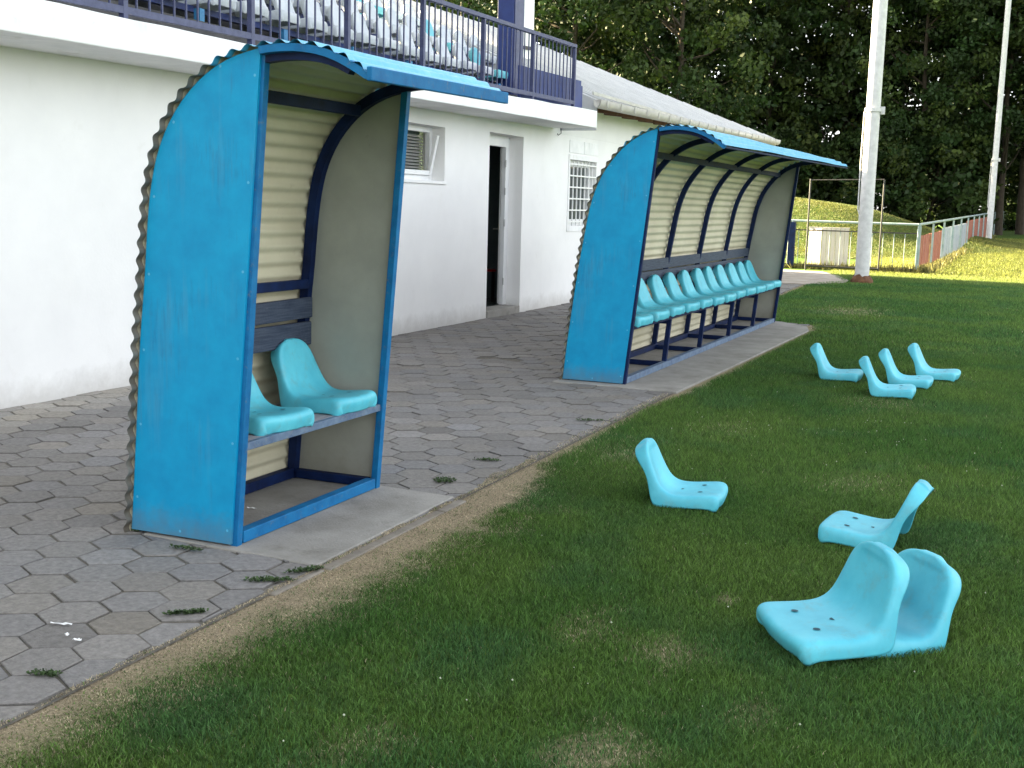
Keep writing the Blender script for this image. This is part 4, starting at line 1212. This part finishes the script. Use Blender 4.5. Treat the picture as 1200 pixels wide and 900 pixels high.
# ------------------------------------------------------------------ grass blades
def blades(n, x0, x1, y0, y1, h, wd, keep_straw, seg2):
    g = np.random.default_rng(int(n) % 9973)
    x = g.uniform(x0, x1, n); y = g.uniform(y0, y1, n)
    sm = straw_mask(x, y)
    edge = -2.40 + 0.06 * (fnoise(x, y, 9.0, 7) - .5) - np.where((y > 5.3) & (y < 8.7), 0.10 * fnoise(x, y, 3.0, 2), 0)
    edge = np.where((y > 8.7) & (y < 14.6), np.interp(y, [8.7, 14.45], [-2.33, -2.215]) + 0.03 * fnoise(x, y, 5, 3), edge)
    edge = np.where(y > 14.6, pave_edge(y) + .10 * (fnoise(x, y, 2.5, 3) - .5), edge)
    keep = (x > edge) & (g.random(n) < np.where(sm > .5, keep_straw, 1.0) * (0.75 + .5 * fnoise(x, y, 9, 5)))
    x, y, sm = x[keep], y[keep], sm[keep]; n = len(x)
    dens = fnoise(x, y, 1.3, 6)
    tuft = fnoise(x, y, 7.0, 8)
    hh = h * (0.55 + 0.7 * g.random(n)) * (0.65 + 0.55 * tuft + .2 * dens) * (1 - .6 * np.clip(sm * 1.2, 0, 1))
    dry = (np.clip(sm, 0, 1) * .93 > g.random(n)) | (g.random(n) < .012 + .25 * np.clip((-1.75 - x) / .5, 0, 1) * (y < 7) * fnoise(x, y, 5, 11))
    hh = np.where(dry, hh * .62, hh)
    ww = wd * (0.7 + .6 * g.random(n))
    ang = g.random(n) * 2 * math.pi
    lean = (0.25 + 0.75 * g.random(n)) * np.where(sm > .5, 1.9, 1.0)
    la = g.random(n) * 2 * math.pi + 2.0 * vnoise(x, y, 3.0)
    bxv = np.cos(ang) * ww * .5; byv = np.sin(ang) * ww * .5
    lx = np.cos(la) * lean * hh; ly = np.sin(la) * lean * hh
    z0 = terrain(x, y) - np.where((x < -2.38) & (y < 15), .002, .014)
    if seg2:
        V = np.stack([np.stack([x - bxv, y - byv, z0], 1), np.stack([x + bxv, y + byv, z0], 1),
                      np.stack([x + lx * .35 + bxv * .75, y + ly * .35 + byv * .75, z0 + hh * .65], 1), np.stack([x + lx * .35 - bxv * .75, y + ly * .35 - byv * .75, z0 + hh * .65], 1),
                      np.stack([x + lx, y + ly, z0 + hh], 1)], 1).reshape(-1, 3)
        b = np.arange(n)[:, None] * 5
        F = np.concatenate([b + np.array([[0, 1, 2]]), b + np.array([[0, 2, 3]]), b + np.array([[3, 2, 4]])], 0)
        rep = 3
    else:
        V = np.stack([np.stack([x - bxv, y - byv, z0], 1), np.stack([x + bxv, y + byv, z0], 1), np.stack([x + lx, y + ly, z0 + hh], 1)], 1).reshape(-1, 3)
        F = np.arange(n * 3).reshape(-1, 3); rep = 1
    # colours: green patches, yellower patches, bluish tufts, straw
    p1 = np.clip((fnoise(x, y, 0.9, 1) - .35) / .3, 0, 1)[:, None]; p2 = np.clip((fnoise(x, y, 2.3, 2) - .45) / .3, 0, 1)[:, None]
    ca = np.array([[0.060, 0.145, 0.030]]); cbb = np.array([[0.108, 0.192, 0.040]]); cc = np.array([[0.052, 0.140, 0.050]])
    colr = ca * (1 - p1) + cbb * p1
    colr = colr * (1 - .6 * p2) + cc * .6 * p2
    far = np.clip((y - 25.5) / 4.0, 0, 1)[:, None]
    colr = colr * (1 - .7 * far) + np.array([[0.26, 0.25, 0.06]]) * .7 * far  # golden sunlight put into the blade colour of the far lawn
    colr = colr * (0.42 + 1.4 * g.random(n) ** 1.7)[:, None]
    st = np.array([[0.46, 0.39, 0.27]]) * ((0.25 + 1.2 * g.random(n)) * (.55 + .9 * fnoise(x, y, 11, 9)))[:, None]
    k = dry
    colr = np.where(k[:, None], st, colr)
    return V, F, np.tile(colr, (rep, 1))
parts = []
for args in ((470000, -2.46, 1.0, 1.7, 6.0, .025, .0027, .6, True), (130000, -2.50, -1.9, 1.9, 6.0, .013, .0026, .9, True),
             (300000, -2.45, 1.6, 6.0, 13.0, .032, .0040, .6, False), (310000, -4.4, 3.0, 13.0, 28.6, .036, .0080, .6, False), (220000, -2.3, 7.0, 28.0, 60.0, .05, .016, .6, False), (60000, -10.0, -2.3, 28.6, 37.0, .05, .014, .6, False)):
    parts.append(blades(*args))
off = 0; Vs = []; Fs = []; Cs = []
for V, F, c_ in parts:
    Vs.append(V); Fs.append(F + off); Cs.append(c_); off += len(V)
g = np.random.default_rng(5)
n = 230000
x = g.uniform(-16, .5, n); y = g.uniform(34, 54, n)
z0 = mound_z(x, y); kp = z0 > terrain(x, y) - .02; x, y, z0 = x[kp], y[kp], z0[kp]; n = len(x)
an = g.random(n) * 6.28; w_ = .012 + .01 * g.random(n); h_ = .02 + .03 * g.random(n)
V = np.stack([np.stack([x - np.cos(an) * w_, y - np.sin(an) * w_, z0 - .01], 1), np.stack([x + np.cos(an) * w_, y + np.sin(an) * w_, z0 - .01], 1), np.stack([x + g.normal(0, .03, n), y + g.normal(0, .03, n), z0 + h_], 1)], 1).reshape(-1, 3)
c_ = np.array([[.10, .125, .035]]) * (.6 + .8 * g.random(n))[:, None] * np.stack([.8 + .6 * fnoise(x, y, .6, 1), .9 + .2 * fnoise(x, y, .6, 1), np.ones(n)], 1)
Vs.append(V); Fs.append(np.arange(n * 3).reshape(-1, 3) + off); Cs.append(c_); off += len(V)
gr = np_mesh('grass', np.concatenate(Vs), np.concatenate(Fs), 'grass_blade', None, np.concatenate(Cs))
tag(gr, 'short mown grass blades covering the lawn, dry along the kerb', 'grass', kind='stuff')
# taller dry growth at the foot of the fences
g = np.random.default_rng(77)
n = 4200
side = g.random(n) < .6
yv = np.where(side, 30 + 32 * g.random(n) ** 1.6, 30 + g.normal(0, .12, n)); xv = np.where(side, fx0 + (yv - 30) * K + .04 + np.abs(g.normal(0, .14, n)), -2.2 - 6 * g.random(n) ** 1.2)
hv = .06 + .18 * g.random(n) * (fnoise(xv, yv, .8) + .3); an = g.random(n) * 6.28; wv = .012 + .012 * g.random(n)
z0 = terrain(xv, yv)
V = np.stack([np.stack([xv - np.cos(an) * wv, yv - np.sin(an) * wv, z0 - .02], 1), np.stack([xv + np.cos(an) * wv, yv + np.sin(an) * wv, z0 - .02], 1), np.stack([xv + g.normal(0, .06, n), yv + g.normal(0, .06, n), z0 + hv], 1)], 1).reshape(-1, 3)
cl = np.array([[.16, .15, .05]]) * (.5 + g.random(n))[:, None]
tag(np_mesh('rough_grass', V, np.arange(n * 3).reshape(-1, 3), 'grass_blade', None, cl), 'taller dry grass growing along the foot of the fences', 'grass', kind='stuff')
# clover heads
n = 110
xv = np.where(g.random(n) < .45, -0.9 + g.normal(0, .35, n), g.uniform(-2.1, .9, n)); yv = np.where(g.random(n) < .45, 7.7 + g.normal(0, .45, n), 2.4 + 9 * g.random(n) ** 1.3)
mb = MB()
for x, y in zip(xv, yv):
    if x < -2.0: continue
    r0 = random.uniform(.002, .0045); z = random.uniform(.018, .032)
    mb.add([(x + r0, y, z), (x, y + r0, z), (x - r0, y, z), (x, y - r0, z), (x, y, z + r0), (x, y, z - r0)], [(0, 1, 4), (1, 2, 4), (2, 3, 4), (3, 0, 4), (1, 0, 5), (2, 1, 5), (3, 2, 5), (0, 3, 5)])
tag(mb.build('clover_flowers', 'clover'), 'tiny pale clover heads scattered through the lawn', 'clover', kind='stuff')

# ------------------------------------------------------------------ weeds in the joints, litter
def weed(x, y, r, n, label, stretch=(1, 1), ang=0):
    g = np.random.default_rng(int(abs(x * 1000 + y * 77)))
    a = g.random(n) * 6.28; d = r * np.sqrt(g.random(n))
    px = d * np.cos(a) * stretch[0] * 1.25; py = d * np.sin(a) * stretch[1] * .6
    c_, s_ = math.cos(ang), math.sin(ang)
    px, py = x + px * c_ - py * s_, y + px * s_ + py * c_
    L = .006 + .012 * g.random(n); t = g.random(n) * 6.28; zz = .003 + .014 * g.random(n)
    wv = L * .4
    V = np.stack([np.stack([px, py, zz * .2], 1), np.stack([px + np.cos(t) * L * .5 - np.sin(t) * wv, py + np.sin(t) * L * .5 + np.cos(t) * wv, zz], 1),
                  np.stack([px + np.cos(t) * L, py + np.sin(t) * L, zz * .8], 1), np.stack([px + np.cos(t) * L * .5 + np.sin(t) * wv, py + np.sin(t) * L * .5 - np.cos(t) * wv, zz], 1)], 1).reshape(-1, 3)
    colr = np.array([[.05, .085, .03]]) * (.5 + g.random(n))[:, None]
    tag(np_mesh('weed_tuft', V, np.arange(n * 4).reshape(-1, 4), 'weed', None, colr), label, 'weed', 'weeds growing in the paving joints')
weed(-2.46, 3.56, .07, 170, 'weed tuft at the corner of the concrete slab of the small dugout', (1, .4), .5)
weed(-2.41, 3.72, .06, 150, 'dark weed tuft on the kerb right beside the small slab corner', (1, .5), .9)
weed(-2.50, 3.14, .06, 160, 'narrow strip of weed in a paver joint near the dry border', (1, .25), .7)
weed(-2.53, 2.53, .035, 80, 'weed tuft nearest the viewer on the paving edge', (1, .6), .3)
weed(-2.60, 5.30, .09, 170, 'spreading weed at the far edge of the small slab', (.5, 1), .3)
weed(-3.32, 3.86, .05, 90, 'mossy weed by the rear foot of the small dugout', (1, .5), .3)
weed(-2.98, 3.74, .06, 80, 'small weed under the front corner of the small dugout side panel', (1, .3), .1)
weed(-2.62, 5.85, .06, 90, 'weed in a joint between the two dugouts near the lawn', (1, .5), .2)
weed(-2.53, 7.30, .08, 90, 'faraway weed in the pavers just before the long dugout', (1, .4), .4)
rl = random.Random(9)
def litter(x, y, z, l, wd, a, label):
    mb = MB(); n = 6; vs = []
    for k in range(n + 1):
        f = k / n - .5
        for s_ in (-1, 1):
            lx, ly = f * l, s_ * wd / 2 * (1 - .8 * abs(2 * f) ** 2) + rl.uniform(-.002, .002)
            vs.append((x + lx * math.cos(a) - ly * math.sin(a), y + lx * math.sin(a) + ly * math.cos(a), z + .004 + rl.uniform(0, .006)))
    mb.add(vs, [(2 * k, 2 * k + 1, 2 * k + 3, 2 * k + 2) for k in range(n)])
    o = mb.build('paper_scrap', 'paper'); t = o.modifiers.new('T', 'SOLIDIFY'); t.thickness = .001
    tag(o, label, 'litter', 'scraps of white paper')
litter(-2.786, 2.866, .0, .075, .012, .25, 'longest white paper scrap on the pavers near the dry border')
litter(-2.64, 2.78, .0, .03, .010, .3, 'short white paper scrap on the pavers, nearest the viewer')
litter(-2.70, 2.80, .0, .02, .012, -.6, 'tiny crumpled white scrap between two longer ones on the pavers')
litter(-3.107, 4.366, .004, .045, .012, .1, 'white scrap on the concrete inside the small dugout')
